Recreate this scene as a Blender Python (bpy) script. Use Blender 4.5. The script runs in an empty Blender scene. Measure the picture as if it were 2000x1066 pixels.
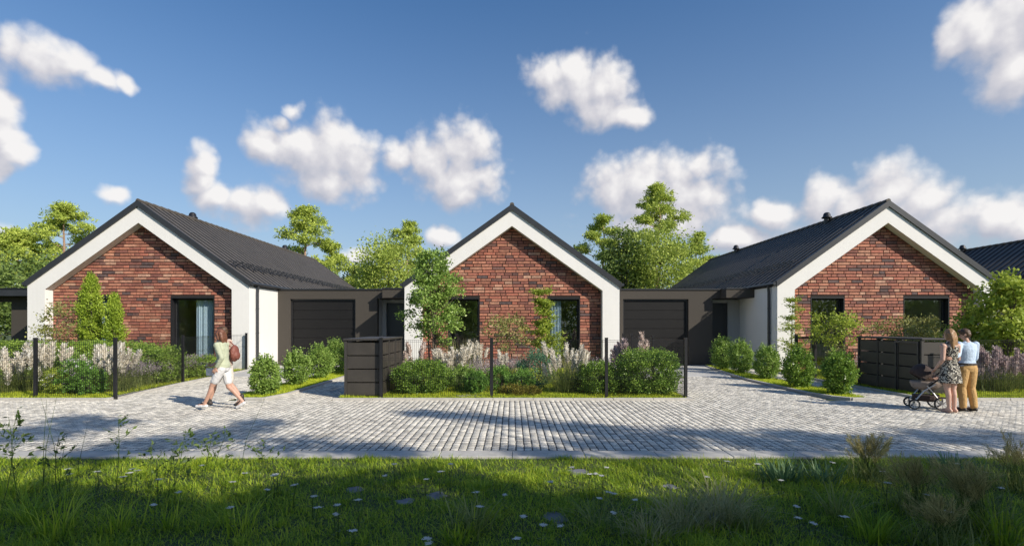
import bpy, math, random
import numpy as np
from mathutils import Vector, Matrix

SC = bpy.context.scene
COL = SC.collection
R = math.radians
PI = math.pi

# ------------------------------------------------------------------ camera
F_PX, CX, HZ, CAM_H = 1000.0, 1000.0, 635.5, 1.8       # photo pixels (2000 wide), horizon row, eye height
cam_d = bpy.data.cameras.new('camera')
cam = bpy.data.objects.new('camera', cam_d)
COL.objects.link(cam)
cam.location = (0, 0, CAM_H)
cam.rotation_euler = (R(90), 0, 0)
cam_d.sensor_width = 36.0
cam_d.lens = 36.0 * F_PX / 2000.0
cam_d.shift_y = (HZ - 533.0) / 2000.0
cam_d.clip_start = 0.05
cam_d.clip_end = 3000.0
SC.camera = cam
SC.view_settings.view_transform = 'Standard'
SC.view_settings.look = 'None'
SC.view_settings.gamma = 1.0
SC.view_settings.use_curve_mapping = False
SC.view_settings.exposure = 0.45
SC.cycles.max_bounces = 6
SC.cycles.diffuse_bounces = 3
SC.cycles.glossy_bounces = 3
SC.cycles.transmission_bounces = 4
SC.cycles.transparent_max_bounces = 8
SC.cycles.sample_clamp_indirect = 6.0
SC.cycles.use_denoising = True

# ------------------------------------------------------------------ world: Nishita sky + clouds
SUN_EL = R(31.5)
SUN_DIR = Vector((0.793, -0.610, 0)).normalized() * math.cos(SUN_EL) + Vector((0, 0, math.sin(SUN_EL)))
W = bpy.data.worlds.new('World')
SC.world = W
W.use_nodes = True
wt = W.node_tree
wt.nodes.clear()
def wn(t, tree=None, **kw):
    n = (tree or wt).nodes.new(t)
    for k, v in kw.items(): setattr(n, k, v)
    return n
def lk(a, b, tree=None): (tree or wt).links.new(a, b)

sky = wn('ShaderNodeTexSky', sky_type='NISHITA')
sky.sun_disc = False
sky.sun_elevation = SUN_EL
sky.sun_rotation = math.atan2(SUN_DIR.x, SUN_DIR.y)
sky.altitude = 200.0
sky.air_density = 1.0
sky.dust_density = 1.0
sky.ozone_density = 5.0
hs = wn('ShaderNodeHueSaturation'); hs.inputs['Saturation'].default_value = 1.24; hs.inputs['Value'].default_value = 1.0
lk(sky.outputs[0], hs.inputs['Color'])
bg_sky = wn('ShaderNodeBackground'); bg_sky.inputs['Strength'].default_value = 0.10
# pale summer haze low in the sky
tcs = wn('ShaderNodeTexCoord'); ss = wn('ShaderNodeSeparateXYZ'); lk(tcs.outputs['Generated'], ss.inputs[0])
hz1 = wn('ShaderNodeMath', operation='SUBTRACT', use_clamp=True); hz1.inputs[0].default_value = 1.0; lk(ss.outputs[2], hz1.inputs[1])
hz2 = wn('ShaderNodeMath', operation='POWER'); hz2.inputs[1].default_value = 2.9; lk(hz1.outputs[0], hz2.inputs[0])
hz3 = wn('ShaderNodeMath', operation='MULTIPLY'); hz3.inputs[1].default_value = 0.88; lk(hz2.outputs[0], hz3.inputs[0])
hmix = wn('ShaderNodeMix', data_type='RGBA'); hmix.inputs[7].default_value = (3.80, 4.30, 4.55, 1)
lk(hz3.outputs[0], hmix.inputs[0]); lk(hs.outputs[0], hmix.inputs[6])
lk(hmix.outputs[2], bg_sky.inputs['Color'])

def az_el(px, py):
    u, v = (px - CX) / F_PX, (HZ - py) / F_PX
    return math.atan(u), math.atan(v / math.hypot(1, u))
# cloud puffs: position, half width, half height (as angles on the sky)
PUFFS = [
 (10,95,60,52),(70,118,85,48),(130,128,60,42),(185,150,55,26),(232,156,28,22),(-70,90,120,90),
 (5,215,42,48),(0,255,50,50),(15,300,38,40),(2,335,38,36),(-60,280,80,110),
 (225,384,34,20),(392,315,34,36),(388,345,30,36),(425,378,48,34),(470,395,78,48),(515,400,40,34),
 (574,222,26,20),(554,242,24,20),(520,278,52,36),(580,288,85,50),(640,300,85,62),(690,315,58,66),(640,345,90,42),
 (775,305,40,36),(850,320,70,58),(905,305,72,66),(905,350,70,58),(945,345,50,40),(900,378,44,26),
 (1070,150,50,44),(1125,140,48,50),(1130,175,80,44),(1175,165,62,48),(1170,205,70,36),(1215,225,44,28),(1090,180,50,34),
 (1195,365,62,52),(1250,365,80,60),(1320,345,66,50),(1365,330,52,44),(1300,390,130,50),(1385,385,54,44),(1300,430,150,40),
 (1520,410,52,40),(1600,400,66,54),(1665,405,60,48),(1745,370,76,62),(1800,390,72,62),(1700,430,190,52),(1860,420,100,46),(1950,420,70,44),(2010,430,80,40),(2100,430,90,50),
 (1860,95,46,42),(1900,75,70,66),(1960,70,90,90),(1975,140,70,60),(2050,60,110,120),
 (18,478,44,26),(860,470,34,24),(692,505,34,20),(1440,470,60,30),(-80,480,120,50),
]
grp = bpy.data.node_groups.new('cloud_field', 'ShaderNodeTree')
grp.interface.new_socket('Vector', in_out='INPUT', socket_type='NodeSocketVector')
grp.interface.new_socket('Offset', in_out='INPUT', socket_type='NodeSocketVector')
grp.interface.new_socket('Field', in_out='OUTPUT', socket_type='NodeSocketFloat')
gi, go = wn('NodeGroupInput', grp), wn('NodeGroupOutput', grp)
def gm(op, a, b=None, c=None):
    n = wn('ShaderNodeMath', grp, operation=op)
    for i, x in enumerate((a, b, c)):
        if x is None: continue
        if isinstance(x, (int, float)): n.inputs[i].default_value = x
        else: lk(x, n.inputs[i], grp)
    return n.outputs[0]
sep = wn('ShaderNodeSeparateXYZ', grp)
lk(gi.outputs['Vector'], sep.inputs[0], grp)
az = gm('ARCTAN2', sep.outputs[0], sep.outputs[1])
el = gm('ARCSINE', sep.outputs[2])
cmb = wn('ShaderNodeCombineXYZ', grp)
lk(az, cmb.inputs[0], grp); lk(el, cmb.inputs[1], grp)
addo = wn('ShaderNodeVectorMath', grp, operation='ADD')
lk(cmb.outputs[0], addo.inputs[0], grp); lk(gi.outputs['Offset'], addo.inputs[1], grp)
nz1 = wn('ShaderNodeTexNoise', grp); nz1.inputs['Scale'].default_value = 15.0; nz1.inputs['Detail'].default_value = 8.0; nz1.inputs['Roughness'].default_value = 0.56
lk(addo.outputs[0], nz1.inputs['Vector'], grp)
nz2 = wn('ShaderNodeTexNoise', grp); nz2.inputs['Scale'].default_value = 9.0; nz2.inputs['Detail'].default_value = 4.0
lk(addo.outputs[0], nz2.inputs['Vector'], grp)
wsub = wn('ShaderNodeVectorMath', grp, operation='SUBTRACT'); wsub.inputs[1].default_value = (.5, .5, .5)
lk(nz2.outputs['Color'], wsub.inputs[0], grp)
wscl = wn('ShaderNodeVectorMath', grp, operation='MULTIPLY'); wscl.inputs[1].default_value = (.075, .055, 0)
lk(wsub.outputs[0], wscl.inputs[0], grp)
wadd = wn('ShaderNodeVectorMath', grp, operation='ADD')
lk(addo.outputs[0], wadd.inputs[0], grp); lk(wscl.outputs[0], wadd.inputs[1], grp)
acc = None
for (px, py, rx, ry) in PUFFS:
    a, e = az_el(px, py)
    k = math.cos(a)
    sb = wn('ShaderNodeVectorMath', grp, operation='SUBTRACT'); sb.inputs[1].default_value = (a, e, 0)
    lk(wadd.outputs[0], sb.inputs[0], grp)
    dv = wn('ShaderNodeVectorMath', grp, operation='MULTIPLY'); dv.inputs[1].default_value = (F_PX / (1.12 * rx * k * k), F_PX / (1.12 * ry * k), 0)
    lk(sb.outputs[0], dv.inputs[0], grp)
    ln = wn('ShaderNodeVectorMath', grp, operation='LENGTH')
    lk(dv.outputs[0], ln.inputs[0], grp)
    f = gm('SUBTRACT', 1.0, ln.outputs['Value'])
    acc = f if acc is None else gm('SMOOTH_MAX', acc, f, 0.12)
# the same kind of fair-weather cloud goes on over the rest of the sky
nz3 = wn('ShaderNodeTexNoise', grp); nz3.inputs['Scale'].default_value = 3.2; nz3.inputs['Detail'].default_value = 3.0
lk(addo.outputs[0], nz3.inputs['Vector'], grp)
far = gm('MULTIPLY', gm('SUBTRACT', nz3.outputs['Fac'], 0.60), 6.0)
absaz = gm('ABSOLUTE', az)
outside = gm('MAXIMUM', gm('SUBTRACT', absaz, 0.90), gm('SUBTRACT', el, 0.66))
outm = gm('MULTIPLY_ADD', outside, 8.0, -0.6)
far2 = gm('MINIMUM', far, outm)
acc = gm('MAXIMUM', acc, far2)
def lobes(scale, amp):
    v = wn('ShaderNodeTexVoronoi', grp); v.inputs['Scale'].default_value = scale; v.voronoi_dimensions = '2D'
    wv = wn('ShaderNodeVectorMath', grp, operation='MULTIPLY_ADD'); wv.inputs[1].default_value = (.35, .35, 0)
    lk(wscl.outputs[0], wv.inputs[0], grp); lk(addo.outputs[0], wv.inputs[2], grp)
    lk(wv.outputs[0], v.inputs['Vector'], grp)
    return gm('MULTIPLY', gm('SUBTRACT', 0.42, v.outputs['Distance']), amp)
bil = gm('ADD', gm('ADD', lobes(14.0, 0.46), lobes(32.0, 0.24)), lobes(75.0, 0.10))
fld = gm('ADD', gm('ADD', acc, bil), gm('MULTIPLY', gm('SUBTRACT', nz1.outputs['Fac'], 0.5), 1.15))
lk(fld, go.inputs['Field'], grp)

tc = wn('ShaderNodeTexCoord')
def field(off):
    g = wn('ShaderNodeGroup'); g.node_tree = grp
    lk(tc.outputs['Generated'], g.inputs['Vector']); g.inputs['Offset'].default_value = off
    return g.outputs[0]
def wm(op, a, b=None, c=None, clamp=False):
    n = wn('ShaderNodeMath', operation=op, use_clamp=clamp)
    for i, x in enumerate((a, b, c)):
        if x is None: continue
        if isinstance(x, (int, float)): n.inputs[i].default_value = x
        else: lk(x, n.inputs[i])
    return n.outputs[0]
f0 = field((0, 0, 0))
f1 = field((0.014, 0.026, 0))
mr = wn('ShaderNodeMapRange', interpolation_type='SMOOTHSTEP')
lk(f0, mr.inputs['Value']); mr.inputs['From Min'].default_value = -0.12; mr.inputs['From Max'].default_value = 0.56
alpha = wm('MULTIPLY', mr.outputs[0], 0.97)
shade = wm('MULTIPLY_ADD', wm('SUBTRACT', f0, f1), 0.70, 0.46, clamp=True)
thick = wn('ShaderNodeMapRange'); lk(f0, thick.inputs['Value']); thick.inputs['From Max'].default_value = 1.0
shade2 = wm('ADD', shade, wm('MULTIPLY', thick.outputs[0], 0.12), clamp=True)
cr = wn('ShaderNodeValToRGB')
cr.color_ramp.elements[0].position = 0.15; cr.color_ramp.elements[0].color = (0.44, 0.46, 0.54, 1)
cr.color_ramp.elements[1].position = 0.95; cr.color_ramp.elements[1].color = (0.86, 0.84, 0.83, 1)
e_ = cr.color_ramp.elements.new(0.55); e_.color = (0.62, 0.61, 0.65, 1)
lk(shade2, cr.inputs[0])
bg_c = wn('ShaderNodeBackground'); bg_c.inputs['Strength'].default_value = 0.80
lk(cr.outputs[0], bg_c.inputs['Color'])
mx = wn('ShaderNodeMixShader')
lk(alpha, mx.inputs[0]); lk(bg_sky.outputs[0], mx.inputs[1]); lk(bg_c.outputs[0], mx.inputs[2])
wo = wn('ShaderNodeOutputWorld')
lk(mx.outputs[0], wo.inputs[0])

# ------------------------------------------------------------------ sun
sd = bpy.data.lights.new('sun', 'SUN')
sd.energy = 4.0
sd.angle = R(0.53)
sd.color = (1.0, 0.92, 0.80)
sun = bpy.data.objects.new('sun', sd)
COL.objects.link(sun)
sun.rotation_mode = 'QUATERNION'
sun.rotation_quaternion = (-SUN_DIR).to_track_quat('-Z', 'Y')
sun.location = (20, -20, 30)

# ------------------------------------------------------------------ helpers
def gp(px, py, z=0.0):
    """world point on the plane of height z seen at photo pixel (px, py)"""
    d = F_PX * (CAM_H - z) / (py - HZ)
    return Vector(((px - CX) / F_PX * d, d, z))
def at(px, py, d):
    return Vector(((px - CX) / F_PX * d, d, CAM_H - (py - HZ) / F_PX * d))

def link(o, parent=None):
    COL.objects.link(o)
    if parent is not None: o.parent = parent
    return o
def tag(o, label=None, cat=None, group=None, kind=None):
    if label: o['label'] = label
    if cat: o['category'] = cat
    if group: o['group'] = group
    if kind: o['kind'] = kind
    return o
def empty(name, loc=(0, 0, 0), rz=0.0, parent=None):
    o = bpy.data.objects.new(name, None)
    o.empty_display_size = 0.2
    o.location = loc
    o.rotation_euler = (0, 0, rz)
    return link(o, parent)
def kids(o): return [c for c in bpy.data.objects if c.parent == o]
def copy_tree(o, parent=None):
    c = o.copy()
    link(c)
    c.parent = parent
    for ch in list(o.children): copy_tree(ch, c)
    return c

def fastmesh(name, V, Fc, mat, smooth=False):
    """mesh from numpy verts (N,3) and faces (M,k)"""
    me = bpy.data.meshes.new(name)
    V = np.asarray(V, dtype=np.float32); Fc = np.asarray(Fc, dtype=np.int32)
    M, k = Fc.shape
    me.vertices.add(len(V)); me.vertices.foreach_set('co', V.ravel())
    me.loops.add(M * k); me.loops.foreach_set('vertex_index', Fc.ravel())
    me.polygons.add(M)
    me.polygons.foreach_set('loop_start', np.arange(0, M * k, k, dtype=np.int32))
    me.polygons.foreach_set('loop_total', np.full(M, k, dtype=np.int32))
    if smooth: me.polygons.foreach_set('use_smooth', np.ones(M, dtype=bool))
    me.update(calc_edges=True)
    me.materials.append(mat)
    return me
def mobj(name, me, parent=None, loc=None, kind=None):
    o = bpy.data.objects.new(name, me)
    if loc is not None: o.location = loc
    link(o, parent)
    if kind: o['kind'] = kind
    return o

class MB:
    """collects simple solids into ONE mesh"""
    def __init__(s): s.v, s.f = [], []
    def add(s, vs, fs):
        n = len(s.v)
        s.v += [tuple(v) for v in vs]
        s.f += [tuple(i + n for i in f) for f in fs]
        return s
    def box(s, x0, x1, y0, y1, z0, z1):
        return s.add([(x0,y0,z0),(x1,y0,z0),(x1,y1,z0),(x0,y1,z0),(x0,y0,z1),(x1,y0,z1),(x1,y1,z1),(x0,y1,z1)],
                     [(0,3,2,1),(4,5,6,7),(0,1,5,4),(1,2,6,5),(2,3,7,6),(3,0,4,7)])
    def prism(s, poly, y0, y1):
        """polygon in (x,z), counter-clockwise seen from -y, extruded y0..y1"""
        n = len(poly)
        vs = [(x, y0, z) for x, z in poly] + [(x, y1, z) for x, z in poly]
        fs = [tuple(range(n)), tuple(range(2 * n - 1, n - 1, -1))]
        for i in range(n):
            j = (i + 1) % n
            fs.append((i, i + n, j + n, j))
        return s.add(vs, fs)
    def slab(s, poly, z0, z1):
        """polygon in (x,y), counter-clockwise from above, extruded z0..z1"""
        n = len(poly)
        vs = [(x, y, z0) for x, y in poly] + [(x, y, z1) for x, y in poly]
        fs = [tuple(range(n - 1, -1, -1)), tuple(range(n, 2 * n))]
        for i in range(n):
            j = (i + 1) % n
            fs.append((i, j, j + n, i + n))
        return s.add(vs, fs)
    def tube(s, pts, rad, n=6, cap=True):
        pts = [Vector(p) for p in pts]
        if not hasattr(rad, '__len__'): rad = [rad] * len(pts)
        rings = []
        prev = None
        for i, p in enumerate(pts):
            t = (pts[min(i + 1, len(pts) - 1)] - pts[max(i - 1, 0)]).normalized()
            if prev is None:
                a = t.orthogonal().normalized()
            else:
                a = (prev - t * prev.dot(t))
                a = a.normalized() if a.length > 1e-6 else t.orthogonal().normalized()
            prev = a
            b = t.cross(a)
            rings.append([p + (a * math.cos(2 * PI * k / n) + b * math.sin(2 * PI * k / n)) * rad[i] for k in range(n)])
        vs = [v for r in rings for v in r]
        fs = []
        for i in range(len(pts) - 1):
            for k in range(n):
                k2 = (k + 1) % n
                fs.append((i * n + k, i * n + k2, (i + 1) * n + k2, (i + 1) * n + k))
        if cap:
            fs.append(tuple(range(n - 1, -1, -1)))
            fs.append(tuple((len(pts) - 1) * n + k for k in range(n)))
        return s.add(vs, fs)
    def lathe(s, prof, c=(0, 0, 0), n=16, axis='z'):
        """profile of (radius, height) turned round an axis through c"""
        vs, fs = [], []
        for r, h in prof:
            for k in range(n):
                a = 2 * PI * k / n
                p = (r * math.cos(a), r * math.sin(a), h)
                if axis == 'x': p = (p[2], p[0], p[1])
                if axis == 'y': p = (p[1], p[2], p[0])
                vs.append((p[0] + c[0], p[1] + c[1], p[2] + c[2]))
        for i in range(len(prof) - 1):
            for k in range(n):
                k2 = (k + 1) % n
                fs.append((i * n + k, i * n + k2, (i + 1) * n + k2, (i + 1) * n + k))
        return s.add(vs, fs)
    def mesh(s, name, mat, smooth=False):
        me = bpy.data.meshes.new(name)
        me.from_pydata(s.v, [], s.f)
        if smooth: me.polygons.foreach_set('use_smooth', [True] * len(me.polygons))
        me.update()
        me.materials.append(mat)
        return me
    def build(s, name, mat, parent=None, loc=None, kind=None, smooth=False):
        return mobj(name, s.mesh(name, mat, smooth), parent, loc, kind)
def bevel(o, w=0.01, seg=2):
    m = o.modifiers.new('bevel', 'BEVEL'); m.width = w; m.segments = seg; m.limit_method = 'ANGLE'
    return o

# ------------------------------------------------------------------ materials
def mat_new(name):
    m = bpy.data.materials.new(name)
    m.use_nodes = True
    nt = m.node_tree
    bs = nt.nodes['Principled BSDF']
    return m, nt, bs
def ramp(nt, fac, stops):
    r = nt.nodes.new('ShaderNodeValToRGB')
    els = r.color_ramp.elements
    while len(els) < len(stops): els.new(0.5)
    for e, (p, c) in zip(els, stops):
        e.position = p; e.color = (*c, 1)
    nt.links.new(fac, r.inputs[0])
    return r.outputs[0]
def noise(nt, scale, detail=4.0, rough=0.55, vec=None):
    n = nt.nodes.new('ShaderNodeTexNoise')
    n.inputs['Scale'].default_value = scale; n.inputs['Detail'].default_value = detail; n.inputs['Roughness'].default_value = rough
    if vec is not None: nt.links.new(vec, n.inputs['Vector'])
    return n
def wpos(nt): return nt.nodes.new('ShaderNodeNewGeometry').outputs['Position']
def bump(nt, h, strength, dist, bs):
    b = nt.nodes.new('ShaderNodeBump')
    b.inputs['Strength'].default_value = strength; b.inputs['Distance'].default_value = dist
    nt.links.new(h, b.inputs['Height']); nt.links.new(b.outputs[0], bs.inputs['Normal'])
def simple(name, col, rough=0.6, var=0.12, scale=6.0, metal=0.0, bmp=0.0, bscale=80.0, spec=0.5):
    m, nt, bs = mat_new(name)
    p = wpos(nt)
    n = noise(nt, scale, 6.0, 0.6, p)
    lo = tuple(c * (1 - var) for c in col); hi = tuple(min(1, c * (1 + var)) for c in col)
    nt.links.new(ramp(nt, n.outputs['Fac'], [(0.3, lo), (0.7, hi)]), bs.inputs['Base Color'])
    bs.inputs['Roughness'].default_value = rough
    bs.inputs['Metallic'].default_value = metal
    bs.inputs['Specular IOR Level'].default_value = spec
    if bmp:
        n2 = noise(nt, bscale, 5.0, 0.6, p)
        bump(nt, n2.outputs['Fac'], bmp, 0.01, bs)
    return m
def island(nt):
    """a random number per loose piece AND per object"""
    g = nt.nodes.new('ShaderNodeNewGeometry').outputs['Random Per Island']
    o = nt.nodes.new('ShaderNodeObjectInfo').outputs['Random']
    a = nt.nodes.new('ShaderNodeMath'); a.operation = 'ADD'
    nt.links.new(g, a.inputs[0]); nt.links.new(o, a.inputs[1])
    f = nt.nodes.new('ShaderNodeMath'); f.operation = 'FRACT'
    nt.links.new(a.outputs[0], f.inputs[0])
    return f.outputs[0]
def leaf_mat(name, c0, c1, c2, trans=0.35, rough=0.5, big=0.5):
    """foliage: colour varies leaf by leaf and in patches through the plant; some light passes through"""
    m, nt, bs = mat_new(name)
    r = island(nt)
    n = noise(nt, big, 3.0, 0.5, wpos(nt))
    a = nt.nodes.new('ShaderNodeMath'); a.operation = 'MULTIPLY_ADD'
    nt.links.new(n.outputs['Fac'], a.inputs[0]); a.inputs[1].default_value = 0.7
    s = nt.nodes.new('ShaderNodeMath'); s.operation = 'MULTIPLY_ADD'
    nt.links.new(r, s.inputs[0]); s.inputs[1].default_value = 0.6; s.inputs[2].default_value = -0.15
    nt.links.new(s.outputs[0], a.inputs[2])
    col = ramp(nt, a.outputs[0], [(0.1, c0), (0.5, c1), (0.95, c2)])
    nt.links.new(col, bs.inputs['Base Color'])
    bs.inputs['Roughness'].default_value = rough
    bs.inputs['Specular IOR Level'].default_value = 0.3
    tr = nt.nodes.new('ShaderNodeBsdfTranslucent')
    nt.links.new(col, tr.inputs['Color'])
    mxs = nt.nodes.new('ShaderNodeMixShader'); mxs.inputs[0].default_value = trans
    nt.links.new(bs.outputs[0], mxs.inputs[1]); nt.links.new(tr.outputs[0], mxs.inputs[2])
    nt.links.new(mxs.outputs[0], nt.nodes['Material Output'].inputs[0])
    return m

M = {}
def plaster(name, col):
    m, nt, bs = mat_new(name)
    p = wpos(nt)
    n = noise(nt, 0.7, 5.0, 0.6, p)
    n3 = noise(nt, 5.0, 6.0, 0.65, p)
    mixn = nt.nodes.new('ShaderNodeMath'); mixn.operation = 'MULTIPLY_ADD'
    nt.links.new(n3.outputs['Fac'], mixn.inputs[0]); mixn.inputs[1].default_value = 0.4
    h = nt.nodes.new('ShaderNodeMath'); h.operation = 'MULTIPLY'; h.inputs[1].default_value = 0.6
    nt.links.new(n.outputs['Fac'], h.inputs[0]); nt.links.new(h.outputs[0], mixn.inputs[2])
    nt.links.new(ramp(nt, mixn.outputs[0], [(0.3, tuple(c * .965 for c in col)), (0.65, tuple(min(1, c * 1.03) for c in col))]), bs.inputs['Base Color'])
    old = bs.inputs['Base Color'].links[0].from_socket
    mp = nt.nodes.new('ShaderNodeMapping'); mp.inputs['Scale'].default_value = (7.0, 7.0, .35)
    nt.links.new(p, mp.inputs['Vector'])
    ns_ = noise(nt, 1.0, 5.0, .6, mp.outputs[0])
    sx = nt.nodes.new('ShaderNodeSeparateXYZ'); nt.links.new(p, sx.inputs[0])
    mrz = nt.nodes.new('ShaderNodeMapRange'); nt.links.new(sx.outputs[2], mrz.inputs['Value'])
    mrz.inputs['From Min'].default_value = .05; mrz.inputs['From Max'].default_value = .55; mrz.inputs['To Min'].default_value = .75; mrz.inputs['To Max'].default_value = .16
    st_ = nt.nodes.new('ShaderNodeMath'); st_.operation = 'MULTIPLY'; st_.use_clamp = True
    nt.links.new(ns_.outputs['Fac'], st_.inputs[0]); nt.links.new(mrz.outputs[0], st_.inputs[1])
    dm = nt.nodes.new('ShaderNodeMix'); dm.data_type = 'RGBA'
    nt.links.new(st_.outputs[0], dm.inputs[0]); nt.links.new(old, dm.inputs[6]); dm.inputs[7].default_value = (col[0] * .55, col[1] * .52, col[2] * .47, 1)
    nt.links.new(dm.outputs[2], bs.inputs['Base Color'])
    bs.inputs['Roughness'].default_value = 0.85
    n2 = noise(nt, 140.0, 4.0, 0.6, p)
    bump(nt, n2.outputs['Fac'], 0.25, 0.004, bs)
    return m
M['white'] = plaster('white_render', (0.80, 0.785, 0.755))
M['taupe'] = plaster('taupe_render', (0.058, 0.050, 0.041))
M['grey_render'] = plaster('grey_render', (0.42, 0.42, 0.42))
M['anthracite'] = simple('anthracite_metal', (0.030, 0.032, 0.036), 0.42, 0.15, 3.0)
M['black_metal'] = simple('black_metal', (0.016, 0.016, 0.018), 0.40, 0.15, 5.0)
M['door'] = simple('garage_door_coating', (0.0125, 0.012, 0.012), 0.5, 0.10, 1.5, bmp=0.05, bscale=200, spec=0.25)
M['dark_door'] = simple('entrance_door_coating', (0.020, 0.024, 0.030), 0.35, 0.10, 1.5)
M['shelter'] = simple('brown_black_board', (0.050, 0.044, 0.037), 0.5, 0.18, 2.2, bmp=0.08, bscale=120)
M['shelter_frame'] = simple('shelter_steel', (0.045, 0.041, 0.037), 0.55, 0.12, 4.0)
M['gutter'] = simple('gutter_metal', (0.055, 0.058, 0.064), 0.35, 0.12, 4.0, metal=0.4)
M['mortar'] = simple('dark_mortar', (0.022, 0.017, 0.015), 0.95, 0.3, 20.0, bmp=0.3, bscale=150)
M['concrete'] = simple('concrete_slab', (0.50, 0.49, 0.46), 0.85, 0.12, 2.0, bmp=0.15, bscale=60)
M['kerb'] = simple('kerb_concrete', (0.46, 0.44, 0.40), 0.85, 0.16, 5.0, bmp=0.25, bscale=90)
M['soil'] = simple('mossy_soil', (0.105, 0.125, 0.026), 0.95, 0.40, 3.0, bmp=0.6, bscale=25)
M['bed'] = simple('joint_sand', (0.035, 0.035, 0.036), 0.95, 0.3, 20.0)
M['interior'] = simple('interior_paint', (0.35, 0.35, 0.36), 0.8, 0.05, 1.0)
M['interior_floor'] = simple('interior_floor', (0.14, 0.10, 0.07), 0.6, 0.2, 2.0)
M['curtain'] = simple('curtain_cloth', (0.46, 0.53, 0.60), 0.9, 0.05, 3.0)
M['pebble'] = simple('pale_gravel', (0.50, 0.47, 0.42), 0.9, 0.35, 30.0, bmp=0.5, bscale=60)

def roof_mat():
    m, nt, bs = mat_new('roof_tile_coating')
    p = wpos(nt)
    n = noise(nt, 1.3, 5.0, 0.6, p)
    nt.links.new(ramp(nt, n.outputs['Fac'], [(0.3, (0.084, 0.073, 0.060)), (0.7, (0.120, 0.104, 0.088))]), bs.inputs['Base Color'])
    n2 = noise(nt, 40.0, 4.0, 0.6, p)
    nt.links.new(ramp(nt, n2.outputs['Fac'], [(0.3, (.42,)*3), (0.7, (.58,)*3)]), bs.inputs['Roughness'])
    bump(nt, n2.outputs['Fac'], 0.08, 0.004, bs)
    bs.inputs['Specular IOR Level'].default_value = 0.22
    return m
M['roof'] = roof_mat()

def brick_mat(name, per_object):
    m, nt, bs = mat_new(name)
    p = wpos(nt)
    if per_object: c = nt.nodes.new('ShaderNodeObjectInfo').outputs['Color']
    else:
        a = nt.nodes.new('ShaderNodeAttribute'); a.attribute_name = 'brick_colour'; c = a.outputs['Color']
    n = noise(nt, 9.0, 6.0, 0.7, p)
    mm = nt.nodes.new('ShaderNodeMix'); mm.data_type = 'RGBA'; mm.blend_type = 'MULTIPLY'; mm.inputs[0].default_value = 1.0
    nt.links.new(c, mm.inputs[6])
    nt.links.new(ramp(nt, n.outputs['Fac'], [(0.28, (.50, .46, .48)), (0.5, (.95, .95, .95)), (0.72, (1.28, 1.25, 1.2))]), mm.inputs[7])
    nt.links.new(mm.outputs[2], bs.inputs['Base Color'])
    bs.inputs['Roughness'].default_value = 0.85
    n2 = noise(nt, 45.0, 5.0, 0.7, p)
    bump(nt, n2.outputs['Fac'], 0.55, 0.012, bs)
    return m
M['brick_one'] = brick_mat('brick_single', True)
M['brick_mass'] = brick_mat('brick_joined', False)
BRICK_COLS = [(0.399, 0.161, 0.103), (0.441, 0.190, 0.123), (0.357, 0.135, 0.091), (0.493, 0.245, 0.163), (0.304, 0.116, 0.084), (0.253, 0.101, 0.077), (0.179, 0.092, 0.077), (0.524, 0.300, 0.208), (0.121, 0.080, 0.076), (0.410, 0.144, 0.095)]
BRICK_W = [7, 7, 6, 4, 5, 5, 3.4, 2, 2.2, 5]

def cobble_mat():
    m, nt, bs = mat_new('granite_sett')
    p = wpos(nt)
    r = island(nt)
    base = ramp(nt, r, [(0.0, (0.45, 0.43, 0.385)), (0.5, (0.66, 0.635, 0.57)), (1.0, (0.80, 0.765, 0.69))])
    n = noise(nt, 34.0, 6.0, 0.8, p)
    mm = nt.nodes.new('ShaderNodeMix'); mm.data_type = 'RGBA'; mm.blend_type = 'MULTIPLY'; mm.inputs[0].default_value = 1.0
    nt.links.new(base, mm.inputs[6])
    nt.links.new(ramp(nt, n.outputs['Fac'], [(0.34, (.50, .50, .52)), (0.5, (1.0, .99, .97)), (0.66, (1.26, 1.24, 1.18))]), mm.inputs[7])
    nb = noise(nt, 0.55, 6.0, 0.68, p)
    m2 = nt.nodes.new('ShaderNodeMix'); m2.data_type = 'RGBA'; m2.blend_type = 'MULTIPLY'; m2.inputs[0].default_value = 1.0
    nt.links.new(mm.outputs[2], m2.inputs[6])
    nt.links.new(ramp(nt, nb.outputs['Fac'], [(0.25, (.74, .72, .70)), (0.45, (.98, .97, .95)), (0.75, (1.10, 1.09, 1.06))]), m2.inputs[7])
    nt.links.new(m2.outputs[2], bs.inputs['Base Color'])
    bs.inputs['Roughness'].default_value = 0.8
    n2 = noise(nt, 38.0, 5.0, 0.7, p)
    bump(nt, n2.outputs['Fac'], 0.6, 0.012, bs)
    return m
M['cobble'] = cobble_mat()

def glass_mat():
    m, nt, bs = mat_new('window_glass')
    nt.nodes.remove(bs)
    t = nt.nodes.new('ShaderNodeBsdfTransparent'); t.inputs[0].default_value = (0.93, 0.97, 0.98, 1)
    g = nt.nodes.new('ShaderNodeBsdfGlossy'); g.inputs['Roughness'].default_value = 0.01; g.inputs['Color'].default_value = (0.9, 0.95, 1.0, 1)
    fr = nt.nodes.new('ShaderNodeLayerWeight'); fr.inputs['Blend'].default_value = 0.5
    pw_ = nt.nodes.new('ShaderNodeMath'); pw_.operation = 'POWER'; pw_.inputs[1].default_value = 4.0
    nt.links.new(fr.outputs['Facing'], pw_.inputs[0])
    a = nt.nodes.new('ShaderNodeMath'); a.operation = 'MULTIPLY_ADD'; a.use_clamp = True
    nt.links.new(pw_.outputs[0], a.inputs[0]); a.inputs[1].default_value = 0.8; a.inputs[2].default_value = 0.09
    x = nt.nodes.new('ShaderNodeMixShader')
    nt.links.new(a.outputs[0], x.inputs[0]); nt.links.new(t.outputs[0], x.inputs[1]); nt.links.new(g.outputs[0], x.inputs[2])
    nt.links.new(x.outputs[0], nt.nodes['Material Output'].inputs[0])
    return m
M['glass'] = glass_mat()

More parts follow.
